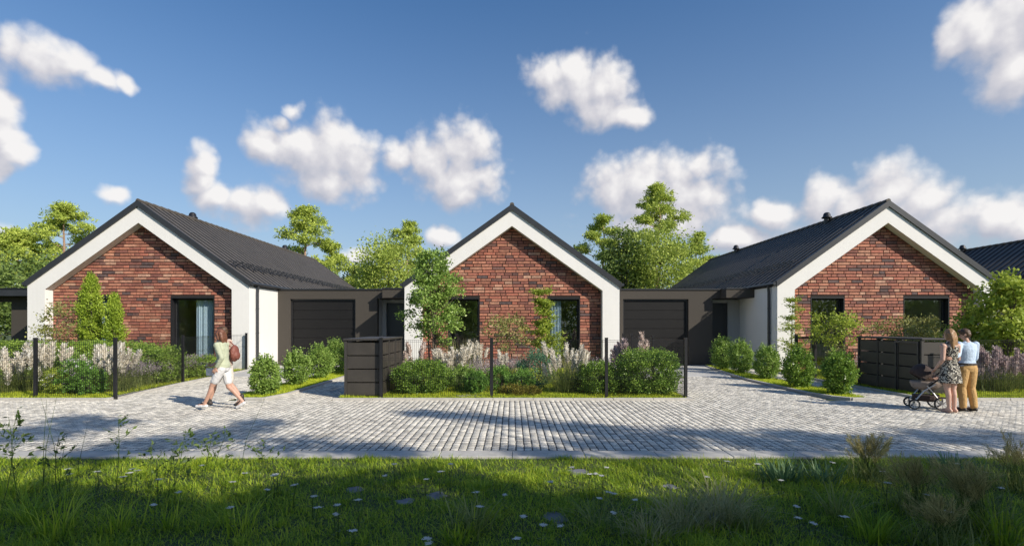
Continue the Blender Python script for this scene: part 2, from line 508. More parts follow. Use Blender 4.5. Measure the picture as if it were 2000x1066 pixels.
def ground_mat():
    m, nt, bs = mat_new('meadow')
    p = wpos(nt)
    n = noise(nt, 0.25, 6.0, 0.6, p); n2 = noise(nt, 14.0, 5.0, 0.7, p)
    mm = nt.nodes.new('ShaderNodeMath'); mm.operation = 'MULTIPLY_ADD'
    nt.links.new(n2.outputs['Fac'], mm.inputs[0]); mm.inputs[1].default_value = 0.5
    h = nt.nodes.new('ShaderNodeMath'); h.operation = 'MULTIPLY'; h.inputs[1].default_value = 0.5
    nt.links.new(n.outputs['Fac'], h.inputs[0]); nt.links.new(h.outputs[0], mm.inputs[2])
    nt.links.new(ramp(nt, mm.outputs[0], [(0.3, (0.028, 0.038, 0.012)), (0.5, (0.055, 0.080, 0.020)), (0.7, (0.085, 0.095, 0.032))]), bs.inputs['Base Color'])
    bs.inputs['Roughness'].default_value = 0.95
    bump(nt, n2.outputs['Fac'], 0.6, 0.05, bs)
    return m
M['meadow'] = ground_mat()
def bark(name, a, b):
    m, nt, bs = mat_new(name)
    n = noise(nt, 9.0, 6.0, 0.7, wpos(nt))
    nt.links.new(ramp(nt, n.outputs['Fac'], [(0.3, a), (0.7, b)]), bs.inputs['Base Color'])
    bs.inputs['Roughness'].default_value = 0.9
    bump(nt, n.outputs['Fac'], 0.7, 0.03, bs)
    return m
M['bark'] = bark('grey_brown_bark', (0.055, 0.042, 0.030), (0.16, 0.125, 0.095))
M['pine_bark'] = bark('pink_pine_bark', (0.20, 0.12, 0.08), (0.42, 0.29, 0.21))
M['pine'] = leaf_mat('pine_needles', (0.201, 0.280, 0.048), (0.442, 0.541, 0.093), (0.697, 0.752, 0.154), 0.30, 0.6, 0.6)
M['broadleaf'] = leaf_mat('broad_leaves', (0.209, 0.282, 0.055), (0.398, 0.496, 0.091), (0.659, 0.709, 0.167), 0.38, 0.5, 0.5)
M['darkleaf'] = leaf_mat('deep_green_leaves', (0.072, 0.118, 0.031), (0.154, 0.229, 0.052), (0.281, 0.368, 0.087), 0.32, 0.5, 0.5)
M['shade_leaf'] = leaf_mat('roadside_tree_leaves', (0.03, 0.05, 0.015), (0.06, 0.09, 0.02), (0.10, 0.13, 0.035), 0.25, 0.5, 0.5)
M['hedge'] = leaf_mat('hedge_leaves', (0.132, 0.221, 0.035), (0.280, 0.428, 0.063), (0.486, 0.617, 0.111), 0.35, 0.4, 2.0)
M['box'] = leaf_mat('boxwood_leaves', (0.079, 0.163, 0.027), (0.198, 0.329, 0.052), (0.395, 0.527, 0.099), 0.32, 0.35, 2.5)
M['bush'] = leaf_mat('privet_leaves', (0.132, 0.220, 0.042), (0.261, 0.400, 0.079), (0.484, 0.620, 0.170), 0.35, 0.4, 2.5)
M['thuja'] = leaf_mat('thuja_sprays', (0.146, 0.227, 0.024), (0.319, 0.439, 0.044), (0.532, 0.638, 0.089), 0.30, 0.5, 2.0)
M['lime'] = leaf_mat('lime_green_leaves', (0.195, 0.275, 0.038), (0.389, 0.481, 0.069), (0.617, 0.686, 0.128), 0.42, 0.45, 1.0)
M['olive'] = leaf_mat('olive_leaves', (0.172, 0.193, 0.058), (0.310, 0.326, 0.103), (0.460, 0.447, 0.155), 0.35, 0.5, 1.5)
M['bluegreen'] = leaf_mat('blue_green_leaves', (0.068, 0.168, 0.095), (0.124, 0.282, 0.158), (0.247, 0.427, 0.270), 0.3, 0.5, 1.5)
M['emerald'] = leaf_mat('emerald_leaves', (0.095, 0.196, 0.034), (0.173, 0.347, 0.059), (0.315, 0.508, 0.101), 0.3, 0.5, 1.5)
M['rust'] = leaf_mat('rusty_leaves', (0.138, 0.120, 0.024), (0.275, 0.231, 0.041), (0.344, 0.376, 0.068), 0.35, 0.5, 2.0)
M['lawn'] = leaf_mat('lawn_blades', (0.284, 0.380, 0.029), (0.551, 0.652, 0.048), (0.835, 0.850, 0.085), 0.40, 0.5, 1.2)
M['verge'] = leaf_mat('verge_blades', (0.119, 0.218, 0.018), (0.301, 0.440, 0.034), (0.679, 0.707, 0.064), 0.40, 0.5, 0.8)
M['tuft'] = leaf_mat('tuft_blades', (0.128, 0.184, 0.046), (0.239, 0.294, 0.082), (0.404, 0.422, 0.156), 0.35, 0.5, 2.0)
M['pale_tuft'] = leaf_mat('pale_tuft_blades', (0.217, 0.234, 0.092), (0.384, 0.376, 0.167), (0.600, 0.550, 0.283), 0.35, 0.5, 2.0)
M['iris'] = leaf_mat('sword_leaves', (0.076, 0.161, 0.066), (0.142, 0.246, 0.104), (0.246, 0.359, 0.161), 0.35, 0.45, 2.0)
M['seed'] = leaf_mat('brown_seed_heads', (0.233, 0.207, 0.087), (0.444, 0.384, 0.162), (0.653, 0.603, 0.272), 0.35, 0.7, 2.0)
M['weed'] = leaf_mat('weed_leaves', (0.050, 0.092, 0.024), (0.101, 0.160, 0.037), (0.202, 0.269, 0.067), 0.35, 0.5, 2.0)
M['plume'] = leaf_mat('cream_plumes', (0.634, 0.573, 0.464), (0.830, 0.769, 0.647), (0.880, 0.880, 0.842), 0.35, 0.8, 3.0)
M['pink_plume'] = leaf_mat('pinkish_plumes', (0.497, 0.386, 0.331), (0.690, 0.566, 0.497), (0.880, 0.773, 0.690), 0.35, 0.8, 3.0)
M['mauve_plume'] = leaf_mat('mauve_plumes', (0.402, 0.309, 0.321), (0.565, 0.449, 0.437), (0.744, 0.633, 0.597), 0.35, 0.8, 3.0)
M['lavender'] = leaf_mat('lavender_spikes', (0.280, 0.230, 0.277), (0.444, 0.378, 0.392), (0.592, 0.526, 0.485), 0.3, 0.8, 3.0)
M['petal'] = leaf_mat('white_petals', (0.62, 0.62, 0.55), (0.74, 0.74, 0.68), (0.82, 0.82, 0.78), 0.3, 0.7, 3.0)
M['stone'] = simple('grey_stepping_stone', (0.17, 0.17, 0.18), 0.85, 0.3, 8.0, bmp=0.4, bscale=40)
# ================================================================== GROUND
def rect_mesh(name, x0, x1, y0, y1, z, mat, kind='structure'):
    o = mobj(name, fastmesh(name, [(x0,y0,z),(x1,y0,z),(x1,y1,z),(x0,y1,z)], [(0,1,2,3)], mat))
    return tag(o, kind=kind)
rect_mesh('ground', -900, 900, -700, 1600, -0.04, M['meadow'])

KF0, KF1 = 6.93, 7.27          # near kerb (grass side / road side)
RD0, RD1 = 7.28, 12.28         # paved lane
SETT = 0.12
def in_poly(x, y, poly):
    c = False
    j = len(poly) - 1
    for i in range(len(poly)):
        xi, yi = poly[i]; xj, yj = poly[j]
        if (yi > y) != (yj > y) and x < (xj - xi) * (y - yi) / (yj - yi) + xi: c = not c
        j = i
    return c
def sett_geo(cx, cy, rng, w=SETT, d=SETT):
    """top-bevelled rough stone"""
    g = 0.0085
    hx, hy = w / 2 - .0055 - rng.uniform(0, .002), d / 2 - .0128 - rng.uniform(0, .0025)
    b = 0.007
    tz = rng.uniform(-0.0022, 0.0022)
    jx, jy = rng.uniform(-.0025, .0025), rng.uniform(-.0025, .0025)
    v = []
    for sx, sy in ((-1,-1),(1,-1),(1,1),(-1,1)):
        v.append((cx + jx + sx * hx, cy + jy + sy * hy, -0.022))
    for sx, sy in ((-1,-1),(1,-1),(1,1),(-1,1)):
        v.append((cx + jx + sx * (hx - rng.uniform(0, .004)), cy + jy + sy * (hy - rng.uniform(0, .004)), -0.0045 + tz))
    for sx, sy in ((-1,-1),(1,-1),(1,1),(-1,1)):
        v.append((cx + jx + sx * (hx - b), cy + jy + sy * (hy - b), tz + rng.uniform(-.0015, .0015)))
    return v
SETT_F = [(0,1,5,4),(1,2,6,5),(2,3,7,6),(3,0,4,7),(4,5,9,8),(5,6,10,9),(6,7,11,10),(7,4,8,11),(8,9,10,11)]
def sett_field(name, cells, rng, parent=None):
    V, Fc = [], []
    for cx, cy in cells:
        n = len(V)
        V += sett_geo(cx, cy, rng)
        Fc += [tuple(i + n for i in f) for f in SETT_F]
    return mobj(name, fastmesh(name, V, Fc, M['cobble']), parent, kind='stuff')
rng = random.Random(11)
road = tag(mobj('road', fastmesh('road', [(-30,RD0-.01,-.0058),(30,RD0-.01,-.0058),(30,RD1+.01,-.0058),(-30,RD1+.01,-.0058)], [(0,1,2,3)], M['bed'])), kind='structure')
cells = []
ny = int(round((RD1 - RD0) / SETT))
for r in range(ny):
    y = RD0 + (r + .5) * SETT
    lim = min(22, y * 1.02 + 2.5)
    nx = int(lim / SETT)
    for c in range(-nx, nx + 1):
        cells.append((c * SETT + rng.uniform(-.002, .002), y))
near = sorted([c for c in cells if abs(c[0]) < c[1] * 0.985], key=lambda c: (round(c[1], 2), abs(c[0])))[:300]
nearset = set(near)
sett_meshes = []
for k in range(12):
    sett_meshes.append(fastmesh('cobble', sett_geo(0, 0, rng), SETT_F, M['cobble']))
for cx, cy in near:
    o = mobj('cobble', rng.choice(sett_meshes), road, (cx, cy, 0))
sett_field('cobbles', [c for c in cells if c not in nearset], rng, road)

# driveways and paths (paved with the same setts) -------------------------------------------------
def paved(name, poly, seed, pad=None):
    xs = [p[0] for p in poly]; ys = [p[1] for p in poly]
    mb = MB().slab(poly, -.06, -.0058)
    o = tag(mb.build(name, M['bed']), kind='structure')
    cs = []
    rr = random.Random(seed)
    y = min(ys) + SETT / 2
    while y < max(ys):
        x = math.floor(min(xs) / SETT) * SETT
        while x < max(xs):
            if in_poly(x, y, poly): cs.append((x, y))
            x += SETT
        y += SETT
    sett_field('cobbles', cs, rr, o)
    return o
paved('driveway', [(-10.75, 12.29), (-6.95, 12.29), (-6.95, 18.0), (-10.75, 18.0)], 3)
paved('path', [(-5.82, 12.29), (-4.32, 12.29), (-4.32, 24.6), (-5.82, 24.6)], 4)
paved('driveway', [(4.36, 12.29), (7.66, 12.29), (7.66, 18.0), (4.36, 18.0)], 5)
paved('path', [(8.72, 12.29), (9.98, 12.29), (9.98, 24.6), (8.72, 24.6)], 6)
# concrete aprons before the two garage doors
def slab(name, poly, z0, z1, mat, kind='structure'):
    return bevel(tag(MB().slab(poly, z0, z1).build(name, mat), kind=kind), .008, 1)
slab('pavement', [(4.38, 18.02), (7.72, 18.02), (8.55, 22.2), (8.9, 23.03), (4.48, 23.03)], -.05, 0.012, M['concrete'])
slab('pavement', [(-10.52, 18.02), (-6.95, 18.02), (-6.95, 23.03), (-10.52, 23.03)], -.05, 0.012, M['concrete'])

# garden beds (soil plates, slightly raised) --------------------------------------------------------
GZ = 0.035
LEFT_EDGE = [(-9.75, 12.42), (-9.95, 13.6), (-10.2, 15.9), (-10.42, 18.2), (-10.60, 20.45)]
def bed(poly):
    return tag(MB().slab(poly, -.05, GZ).build('flower_bed', M['soil']), kind='structure')
bed([(-26, 12.42)] + LEFT_EDGE + [(-10.60, 20.53), (-19.4, 20.53), (-19.4, 20.85), (-26, 20.85)])
bed([(-4.20, 12.42), (4.24, 12.42), (4.24, 21.18), (4.24, 21.5), (-4.24, 21.5), (-4.20, 21.18)])
bed([(10.08, 12.42), (28, 12.42), (28, 20.85), (10.08, 20.85)])
STRIP_L = [(-6.62, 12.50), (-6.05, 12.50), (-5.88, 13.3), (-5.88, 22.0), (-6.90, 22.0), (-6.90, 12.9)]
STRIP_R = [(7.86, 13.5), (8.05, 12.75), (8.25, 12.5), (8.68, 12.50), (8.68, 22.6), (8.55, 22.6), (8.0, 18.6), (7.82, 17.0)]
bed(STRIP_L); bed(STRIP_R)

# kerbs: a run of separate concrete stones ---------------------------------------------------------
def kerb_run(pts, w, z0, z1, seglen=1.0, gap=0.006):
    root = empty('kerb', (0, 0, 0)); root['kind'] = 'structure'
    for a, b in zip(pts[:-1], pts[1:]):
        a, b = Vector(a), Vector(b)
        L = (b - a).length
        n = max(1, int(round(L / seglen)))
        t = (b - a) / L
        nn = Vector((-t.y, t.x))
        for i in range(n):
            p, q = a + t * (L * i / n + gap / 2), a + t * (L * (i + 1) / n - gap / 2)
            jz = rng.uniform(-.002, .002)
            poly = [(p.x, p.y), (q.x, q.y), (q.x + nn.x * w, q.y + nn.y * w), (p.x + nn.x * w, p.y + nn.y * w)]
            bevel(MB().slab(poly, z0, z1 + jz).build('kerb_stone', M['kerb'], root), .008, 1)
    return root
kerb_run([(-15, KF0), (15, KF0)], KF1 - KF0, -.06, 0.028, 1.0)
KW, KT = 0.115, 0.055
kerb_run([(-26, 12.295), (-9.72, 12.295)], KW, -.06, KT)
kerb_run([(-9.70, 12.30), (-9.86, 13.6), (-10.10, 15.9), (-10.32, 18.2), (-10.50, 20.4)], KW, -.06, KT)
kerb_run([(-4.32, 12.295), (4.36, 12.295)], KW, -.06, KT)
kerb_run([(4.36, 12.42), (4.36, 20.9)], KW, -.06, KT)
kerb_run([(9.97, 20.6), (9.97, 12.45)], KW, -.06, KT)
kerb_run([(9.97, 12.295), (28, 12.295)], KW, -.06, KT)
kerb_run([(-6.65, 12.38), (-6.02, 12.38)], KW, -.06, KT, 2)
kerb_run([(-5.99, 12.385), (-5.76, 13.28), (-5.76, 22.0)], KW, -.06, KT)
kerb_run([(-6.905, 22.0), (-6.905, 13.0), (-6.68, 12.39)], 0.06, -.06, KT - .01)
kerb_run([(8.5, 22.6), (7.88, 18.6), (7.70, 17.0), (7.74, 13.5), (7.94, 12.72), (8.2, 12.39)], KW, -.06, KT)
kerb_run([(8.23, 12.375), (8.69, 12.375)], KW, -.06, KT)

# ================================================================== HOUSES
SL, HW, ZE = 0.7137, 4.52, 3.557        # roof slope, half width, eave height
ZA = ZE + SL * HW                       # ridge 6.78
RC = 0.37                               # recess of the brick front
BACK = 18.6
CH = 0.122
def brick_mesh():
    return MB().box(-.5, .5, 0, 1, 0, 1).mesh('brick', M['brick_one'])
BRICK = brick_mesh()
def brick_layout(wins, seed):
    rr = random.Random(seed)
    out = []
    for k in range(60):
        z0 = k * CH; z1 = z0 + CH
        xm = min(3.80, (5.92 - z0) / SL + .02)
        if xm < .12: break
        spans = [(-xm, xm)]
        for (a, b, zt) in wins:
            if z0 < zt - .02:
                ns = []
                for s, e in spans:
                    if b <= s or a >= e: ns.append((s, e)); continue
                    if a - s > .03: ns.append((s, a))
                    if e - b > .03: ns.append((b, e))
                spans = ns
        for s, e in spans:
            x = s
            first = True
            while x < e - .001:
                L = rr.choice((.24, .24, .34, .44, .44, .52))
                if first: L = rr.uniform(.1, .5); first = False
                if e - (x + L) < .09: L = e - x
                out.append((x, min(x + L, e), z0, rr))
                x += L
    return out
def build_house(loc, wins, seed, label, detail=True, ribs=(True, True), curtains=()):
    rr = random.Random(seed * 7 + 1)
    h = empty('house', loc)
    tag(h, label, 'house', 'white gabled houses in the row')
    # white gable frame: legs and rakes in one rendered piece
    fz = 6.57
    outer = [(-4.45, 0), (-3.75, 0), (-3.75, 3.244), (0, 5.92), (3.75, 3.244), (3.75, 0), (4.45, 0), (4.45, fz - SL * 4.45), (0, fz), (-4.45, fz - SL * 4.45)]
    mb = MB()
    half = [(0, 5.92), (3.75, 3.244), (3.75, 0), (4.45, 0), (4.45, fz - SL * 4.45), (0, fz)]
    mb.prism(half, 0, RC)
    mb.prism([(-x, z) for x, z in reversed(half)], 0, RC)
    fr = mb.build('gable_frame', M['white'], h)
    # side walls, back wall
    for s in (-1, 1):
        x0, x1 = sorted((s * 4.20, s * 4.449))
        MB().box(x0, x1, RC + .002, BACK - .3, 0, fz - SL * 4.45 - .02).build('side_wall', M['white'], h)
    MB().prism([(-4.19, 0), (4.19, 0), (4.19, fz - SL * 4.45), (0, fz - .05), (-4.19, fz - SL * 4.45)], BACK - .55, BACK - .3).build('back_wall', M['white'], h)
    # mortar wall behind the bricks, with openings
    xs = sorted(set([-4.19, 0.0, 4.19] + [w[0] for w in wins] + [w[1] for w in wins]))
    zi = lambda x: min(6.2 - SL * abs(x), 6.2)
    mb = MB()
    for a, b in zip(xs[:-1], xs[1:]):
        zb = 0
        for w in wins:
            if a >= w[0] - .001 and b <= w[1] + .001: zb = w[2]
        mb.prism([(a, zb), (b, zb), (b, zi(b)), (a, zi(a))], RC + .027, RC + .24)
    wall = mb.build('wall', M['mortar'], h)
    # bricks
    lay = brick_layout(wins, seed)
    def vis(b):
        x0, x1, z0, _ = b
        return min(x1, 3.75) - max(x0, -3.75) > .05
    order = [b for b in lay if vis(b)]
    order.sort(key=lambda b: -(min(b[1], 3.75) - max(b[0], -3.75)))
    single = order[:300] if detail else []
    # prefer what is not hidden behind planting: keep the upper courses first
    if detail:
        order.sort(key=lambda b: -(b[2] + 2.0 * (b[1] - b[0])))
        single = order[:300]
    sset = set(id(b) for b in single)
    g = .0140
    mass = MB(); cols = []
    for b in lay:
        x0, x1, z0, _ = b
        c = rr.choices(BRICK_COLS, BRICK_W)[0]
        f = rr.uniform(.82, 1.18)
        c = tuple(ch * f for ch in c)
        y0 = RC + .002 + rr.uniform(0, .007)
        ja, jb = rr.uniform(-.002, .002), rr.uniform(-.002, .002)
        X0, X1, Z0, Z1 = x0 + g, x1 - g, z0 + g + ja, z0 + CH - g + jb
        if id(b) in sset:
            o = mobj('brick', BRICK, wall, ((X0 + X1) / 2, y0, Z0))
            o.scale = (X1 - X0, .03, Z1 - Z0)
            o.color = (*c, 1)
        else:
            mass.box(X0, X1, y0, y0 + .03, Z0, Z1); cols += [c] * 24
    bo = mass.build('brickwork', M['brick_mass'], wall, kind='stuff')
    at_ = bo.data.color_attributes.new('brick_colour', 'FLOAT_COLOR', 'CORNER')
    at_.data.foreach_set('color', np.array([(*c, 1) for c in cols], dtype=np.float32).ravel())
    # windows
    for i, (a, b, zt) in enumerate(wins):
        w = MB()
        d0, d1 = RC + .002, RC + .30
        w.box(a - .0, a + .035, d0, d1, .05, zt).box(b - .035, b, d0, d1, .05, zt).box(a + .036, b - .036, d0, d1, zt - .05, zt - .001).box(a + .036, b - .036, d0, d1, .03, .06)
        wo_ = w.build('window', M['black_metal'], h)
        f = MB()
        t = .065
        e0, e1 = RC + .205, RC + .285
        f.box(a + .037, a + .037 + t, e0, e1, .062, zt - .052).box(b - .037 - t, b - .037, e0, e1, .062, zt - .052)
        f.box(a + .037 + t, b - .037 - t, e0, e1, zt - .052 - t, zt - .052).box(a + .037 + t, b - .037 - t, e0, e1, .062, .062 + t)
        bevel(f.build('frame', M['black_metal'], wo_), .006, 1)
        MB().box(a + .037 + t, b - .037 - t, e0 + .035, e0 + .047, .062 + t, zt - .052 - t).build('pane', M['glass'], wo_)
        if i in dict(curtains):
            ca, cb = dict(curtains)[i]
            n = 60
            V, Fc = [], []
            for k in range(n + 1):
                x = a + .12 + (b - a - .24) * (ca + (cb - ca) * k / n)
                y = RC + .325 + .022 * math.sin(k * 1.15) + .02 * math.sin(k * .37 + i)
                V += [(x, y, .06), (x, y + .01, zt + .05)]
            for k in range(n): Fc.append((2 * k, 2 * k + 2, 2 * k + 3, 2 * k + 1))
            me = fastmesh('curtain', V, Fc, M['curtain'], True)
            mobj('curtain', me, wo_)
    # rooms behind the glass
    MB().box(-4.19, 4.19, RC + .3, 5.4, -.02, .05).build('room_floor', M['interior_floor'], h)
    MB().box(-4.19, 4.19, 5.4, 5.5, .0, 3.3).box(-.2, -.1, RC + .3, 5.39, .06, 3.25).build('room_wall', M['interior'], h)
    MB().box(-4.19, 4.19, RC + .3, 5.5, 3.30, 3.4).build('room_ceiling', M['interior'], h)
    # roof ------------------------------------------------------------
    yF, yB = -.07, BACK
    T = .13
    roof = MB()
    for s in (1, -1):
        poly = [(0, ZA - .02 - T), (HW - .02, ZE - .02 + .015 - T), (HW - .02, ZE - .02), (0, ZA - .02)]
        if s == 1: poly = [(0, ZA - .035 - T), (HW - .03, ZE - .035 + .0214 - T), (HW - .03, ZE - .035 + .0214), (0, ZA - .035)]
        else: poly = [(0, ZA - .035), (-HW + .03, ZE - .035 + .0214), (-HW + .03, ZE - .035 + .0214 - T), (0, ZA - .035 - T)]
        roof.prism(poly, yF + .06, yB - .06)
    ro = roof.build('roof', M['anthracite'], h)
    # dark verge trims on both ends
    for y0, y1 in ((yF, yF + .055), (yB - .055, yB)):
        v = MB()
        v.prism([(0, ZA - .22), (HW - .01, ZE - .22 + .007), (HW - .01, ZE + .03), (0, ZA + .035)], y0, y1)
        v.prism([(0, ZA + .035), (-HW + .01, ZE + .03), (-HW + .01, ZE - .22 + .007), (0, ZA - .22)], y0, y1)
        v.build('verge_trim', M['anthracite'], ro)
    # tile columns running from ridge to eave, each with its raised roll
    Ls = math.hypot(HW, SL * HW)
    pitch = .45
    n = int((yB - yF - .1) / pitch)
    pit = (yB - yF - .1) / n
    prof = [(0, .0), (.004, .042), (.03, .050), (.20, .050), (.25, .040), (.262, .0), (pit - .004, .0)]
    pv, pf = [], []
    for yy, hh in prof:
        for u in (0.02, Ls):
            pv.append((u, yy, hh))
    for k in range(len(prof) - 1): pf.append((2 * k, 2 * k + 1, 2 * k + 3, 2 * k + 2))
    # eave end closure
    e = [2 * k + 1 for k in range(len(prof))]
    pf.append(tuple(e))
    for s in (1, -1):
        me = None
        ca, sa = HW / Ls, SL * HW / Ls
        def tf(p):
            u, y, hh = p
            return (s * (u * ca + hh * sa), y, ZA - .03 - u * sa + hh * ca)
        vv = [tf(p) for p in pv]
        ff = pf if s == 1 else [tuple(reversed(f)) for f in pf]
        if ribs[0 if s == -1 else 1]:
            mbp = MB().add(vv, ff)
            me = mbp.mesh('roof_tile_column', M['roof'])
            me.materials.append(M['anthracite']); me.polygons[0].material_index = 1; me.polygons[4].material_index = 1; me.polygons[5].material_index = 1
            for i in range(n): mobj('roof_tile_column', me, ro, (0, yF + .05 + i * pit, 0))
        else:
            big = MB()
            for i in range(n): big.add([(x, y + yF + .05 + i * pit, z) for x, y, z in vv], ff)
            big.build('roof_tiles', M['roof'], ro, kind='stuff')
    # ridge caps
    for i in range(n):
        y0 = yF + .04 + i * pit
        MBc = MB()
        MBc.tube([(0, y0, ZA + .015), (0, y0 + pit + .03, ZA + .004)], [.095, .082], 8)
        if i == 0: capm = MBc.mesh('ridge_cap', M['roof'], False)
        mobj('ridge_cap', capm, ro, (0, i * pit, 0))
    # snow guards: lattice rails on brackets
    for s in (1, -1):
        if detail is None: continue
        if not ribs[0 if s == -1 else 1]: continue
        xr = 3.62
        zr = ZE + SL * (HW - xr)
        gl = 1.5
        mbg = MB()
        for q in (0.03, gl / 2, gl - .03):
            mbg.tube([(s * (xr + .16), q, zr - .11), (s * xr, q, zr + .27)], .014, 4)
            mbg.tube([(s * (xr - .22), q, zr + .17), (s * xr, q, zr + .27)], .012, 4)
        for hh in (.10, .17, .24):
            mbg.tube([(s * (xr + .10 - hh * .35), -.01, zr + hh), (s * (xr + .10 - hh * .35), gl + .01, zr + hh)], .016, 4)
        for q in range(12):
            mbg.tube([(s * (xr + .06), .06 + q * .125, zr + .08), (s * (xr), .06 + q * .125, zr + .26)], .006, 3)
        gm_ = mbg.mesh('snow_guard', M['black_metal'])
        for i in range(11): mobj('snow_guard', gm_, ro, (0, yF + .35 + i * (gl + .12), 0))
    # gutters and downpipes
    for s in (1, -1):
        gt = MB()
        gt.tube([(s * (HW + .055), yF + .02, ZE - .075), (s * (HW + .055), yB - .02, ZE - .075)], .068, 10)
        gt.build('gutter', M['gutter'], h, smooth=False)
        dp = MB()
        px = s * 4.535
        dp.tube([(s * (HW + .05), .52, ZE - .12), (s * (HW + .03), .52, ZE - .24), (px, .52, ZE - .42), (px, .52, .02)], .052, 10)
        do = dp.build('downpipe', M['gutter'], h)
        for zc in (.5, 1.5, 2.5):
            MB().lathe([(.054, -.02), (.060, -.02), (.060, .02), (.054, .02)], (px, .52, zc), 10).build('pipe_clip', M['gutter'], do)
    # roof vents on the ridge
    for yv, sc in ((3.75, 1.0), (13.6, .85)):
        vb = MB()
        vb.lathe([(.12, -.3), (.12, .12), (.10, .14)], (-.16, yv, ZA + .02), 14)
        vo = vb.build('roof_vent', M['black_metal'], ro, smooth=False)
        cap = MB()
        cap.lathe([(.0, .36), (.06, .355), (.11, .33), (.15, .27), (.165, .18), (.225, .12), (.225, .09), (.1, .09)], (-.16, yv, ZA + .02), 16)
        cap.build('vent_cowl', M['black_metal'], vo, smooth=True)
    return h
WA = [(-2.82, -1.43, 2.96), (1.0, 2.81, 2.96)]
WB = [(-2.69, -1.37, 2.96), (1.50, 2.86, 2.96)]
XH = (-15.0, 0.0, 15.1, 30.2)
DH = (20.55, 21.2, 20.55, 20.55)
build_house((XH[0], DH[0], 0), [(-2.76, -1.37, 2.96), (1.05, 2.83, 2.96)], 1, 'white gabled house with brick front, behind the walking people and two thuja columns', ribs=(False, True), curtains=((1, (.47, 1.0)), (0, (.55, 1.0))))
build_house((XH[1], DH[1], 0), WB, 2, 'white gabled brick house in the middle, with a multi-stemmed tree before its corner', ribs=(False, False), curtains=((1, (0, .42)),))
build_house((XH[2], DH[2], 0), [(-2.89, -1.51, 2.96), (0.90, 2.77, 2.96)], 3, 'white gabled brick house behind the couple with the pushchair', ribs=(True, False))
build_house((XH[3], DH[3], 0), WA, 4, 'dark roofed house showing only its roof slope behind the yellow-green maple at the right edge', detail=False, ribs=(True, False))

# ================================================================== GARAGES between the houses
GD = 23.06
def build_garage(xl, xr, label, entry=True):
    """xl: right wall of the house on the left; xr: left wall of the next house"""
    g = empty('garage', (xl, GD, 0))
    tag(g, label, 'garage', 'flat roofed garages between the houses')
    wdt = xr - xl
    top = 3.40
    xe = wdt - 1.62                     # where the taupe front ends and the entrance recess begins
    d0, d1, dh = .56, 3.50, 2.99        # door opening
    wl = MB()
    wl.box(.003, d0, 0, .3, 0, top).box(d1, xe, 0, .3, 0, top).box(d0, d1, 0, .3, dh, top)
    wl.build('wall', M['taupe'], g)
    MB().box(xe - .3, xe, .301, .95, 0, top - .4).build('entrance_reveal', M['grey_render'], g)
    # entrance wall set back, with the front door
    ed0, ed1, edh = wdt - 1.44, wdt - .55, 2.86
    MB().box(xe + .001, ed0, .90, 1.1, 0, top - .4).box(ed1, wdt - .004, .90, 1.1, 0, top - .4).box(ed0, ed1, .90, 1.1, edh, top - .4).build('entrance_wall', M['grey_render'], g)
    ed = MB().box(ed0 + .003, ed1 - .003, 1.0, 1.08, .02, edh - .003).build('entrance_door', M['dark_door'], g)
    for k in range(4):
        MB().box(ed0 + .06, ed1 - .06, .985, .999, .18 + k * .66, .18 + k * .66 + .6).build('door_panel', M['dark_door'], ed)
    MB().tube([(ed0 + .10, .93, .9), (ed0 + .10, .93, 1.5)], .014, 6).build('handle', M['gutter'], ed)
    # flat roof, canopy over the entrance, dark edge flashing
    MB().box(.003, wdt - .003, .3, 12, top - .25, top - .01).build('roof', M['anthracite'], g)
    MB().box(wdt - 1.24, wdt - .004, -.58, .899, top - .38, top - .004).box(xe + .002, wdt - 1.242, .002, .899, top - .38, top - .004).build('canopy', M['taupe'], g)
    MB().box(.003, wdt - 1.245, -.05, .33, top, top + .055).box(wdt - 1.243, wdt - .004, -.62, .9, top, top + .055).build('flashing', M['anthracite'], g)
    MB().box(.003, .2, .31, 12, 0, top - .26).box(wdt - .2, wdt - .003, 1.11, 12, 0, top - .26).box(.21, wdt - .21, 11.8, 12, 0, top - .26).build('garage_shell', M['interior'], g)
    MB().box(xe - .2, xe, .96, 12, 0, top - .26).build('partition', M['interior'], g)
    # sectional door
    gd = MB().box(d0 + .001, d0 + .07, .10, .19, 0, dh - .08).box(d1 - .07, d1 - .001, .10, .19, 0, dh - .08).box(d0 + .001, d1 - .001, .10, .19, dh - .08, dh - .001).build('garage_door', M['black_metal'], g)
    ns = 7
    hs_ = (dh - .09 - .01) / ns
    for k in range(ns):
        bevel(MB().box(d0 + .075, d1 - .075, .135, .18, .01 + k * hs_ + .004, .01 + (k + 1) * hs_ - .004).build('door_panel', M['door'], gd), .006, 1)
    return g
build_garage(-10.55, -4.45, 'taupe garage between the house with the thujas and the middle house')
build_garage(4.45, 10.65, 'taupe garage with a dark sectional door, behind the concrete apron and mesh fence corner')
build_garage(19.55, 25.75, 'taupe garage end glimpsed beyond the maple at the right edge')

# carport at the far left: open flat roof on a post, with a taupe store wall
cp = empty('carport', (-26.0, GD, 0))
tag(cp, 'open flat roofed carport at the left edge beside the white house, trees seen through it', 'carport')
MB().box(-4, 6.54, -.6, 3.6, 3.10, 3.40).build('roof', M['anthracite'], cp)
MB().box(-4, 6.54, -.64, 3.64, 3.402, 3.45).build('flashing', M['black_metal'], cp)
MB().box(-4, 3.44, .0, .18, 2.86, 3.097).build('beam', M['taupe'], cp)
MB().box(3.45, 6.545, .0, .25, 0, 3.097).build('store_wall', M['taupe'], cp)
MB().box(4.25, 5.2, -.03, -.002, .02, 2.5).build('store_door', M['dark_door'], cp)
MB().box(3.25, 3.37, 2.9, 3.02, 0, 3.097).build('post', M['taupe'], cp)
MB().box(-2.2, -2.06, .0, .14, 0, 2.857).build('post', M['taupe'], cp)

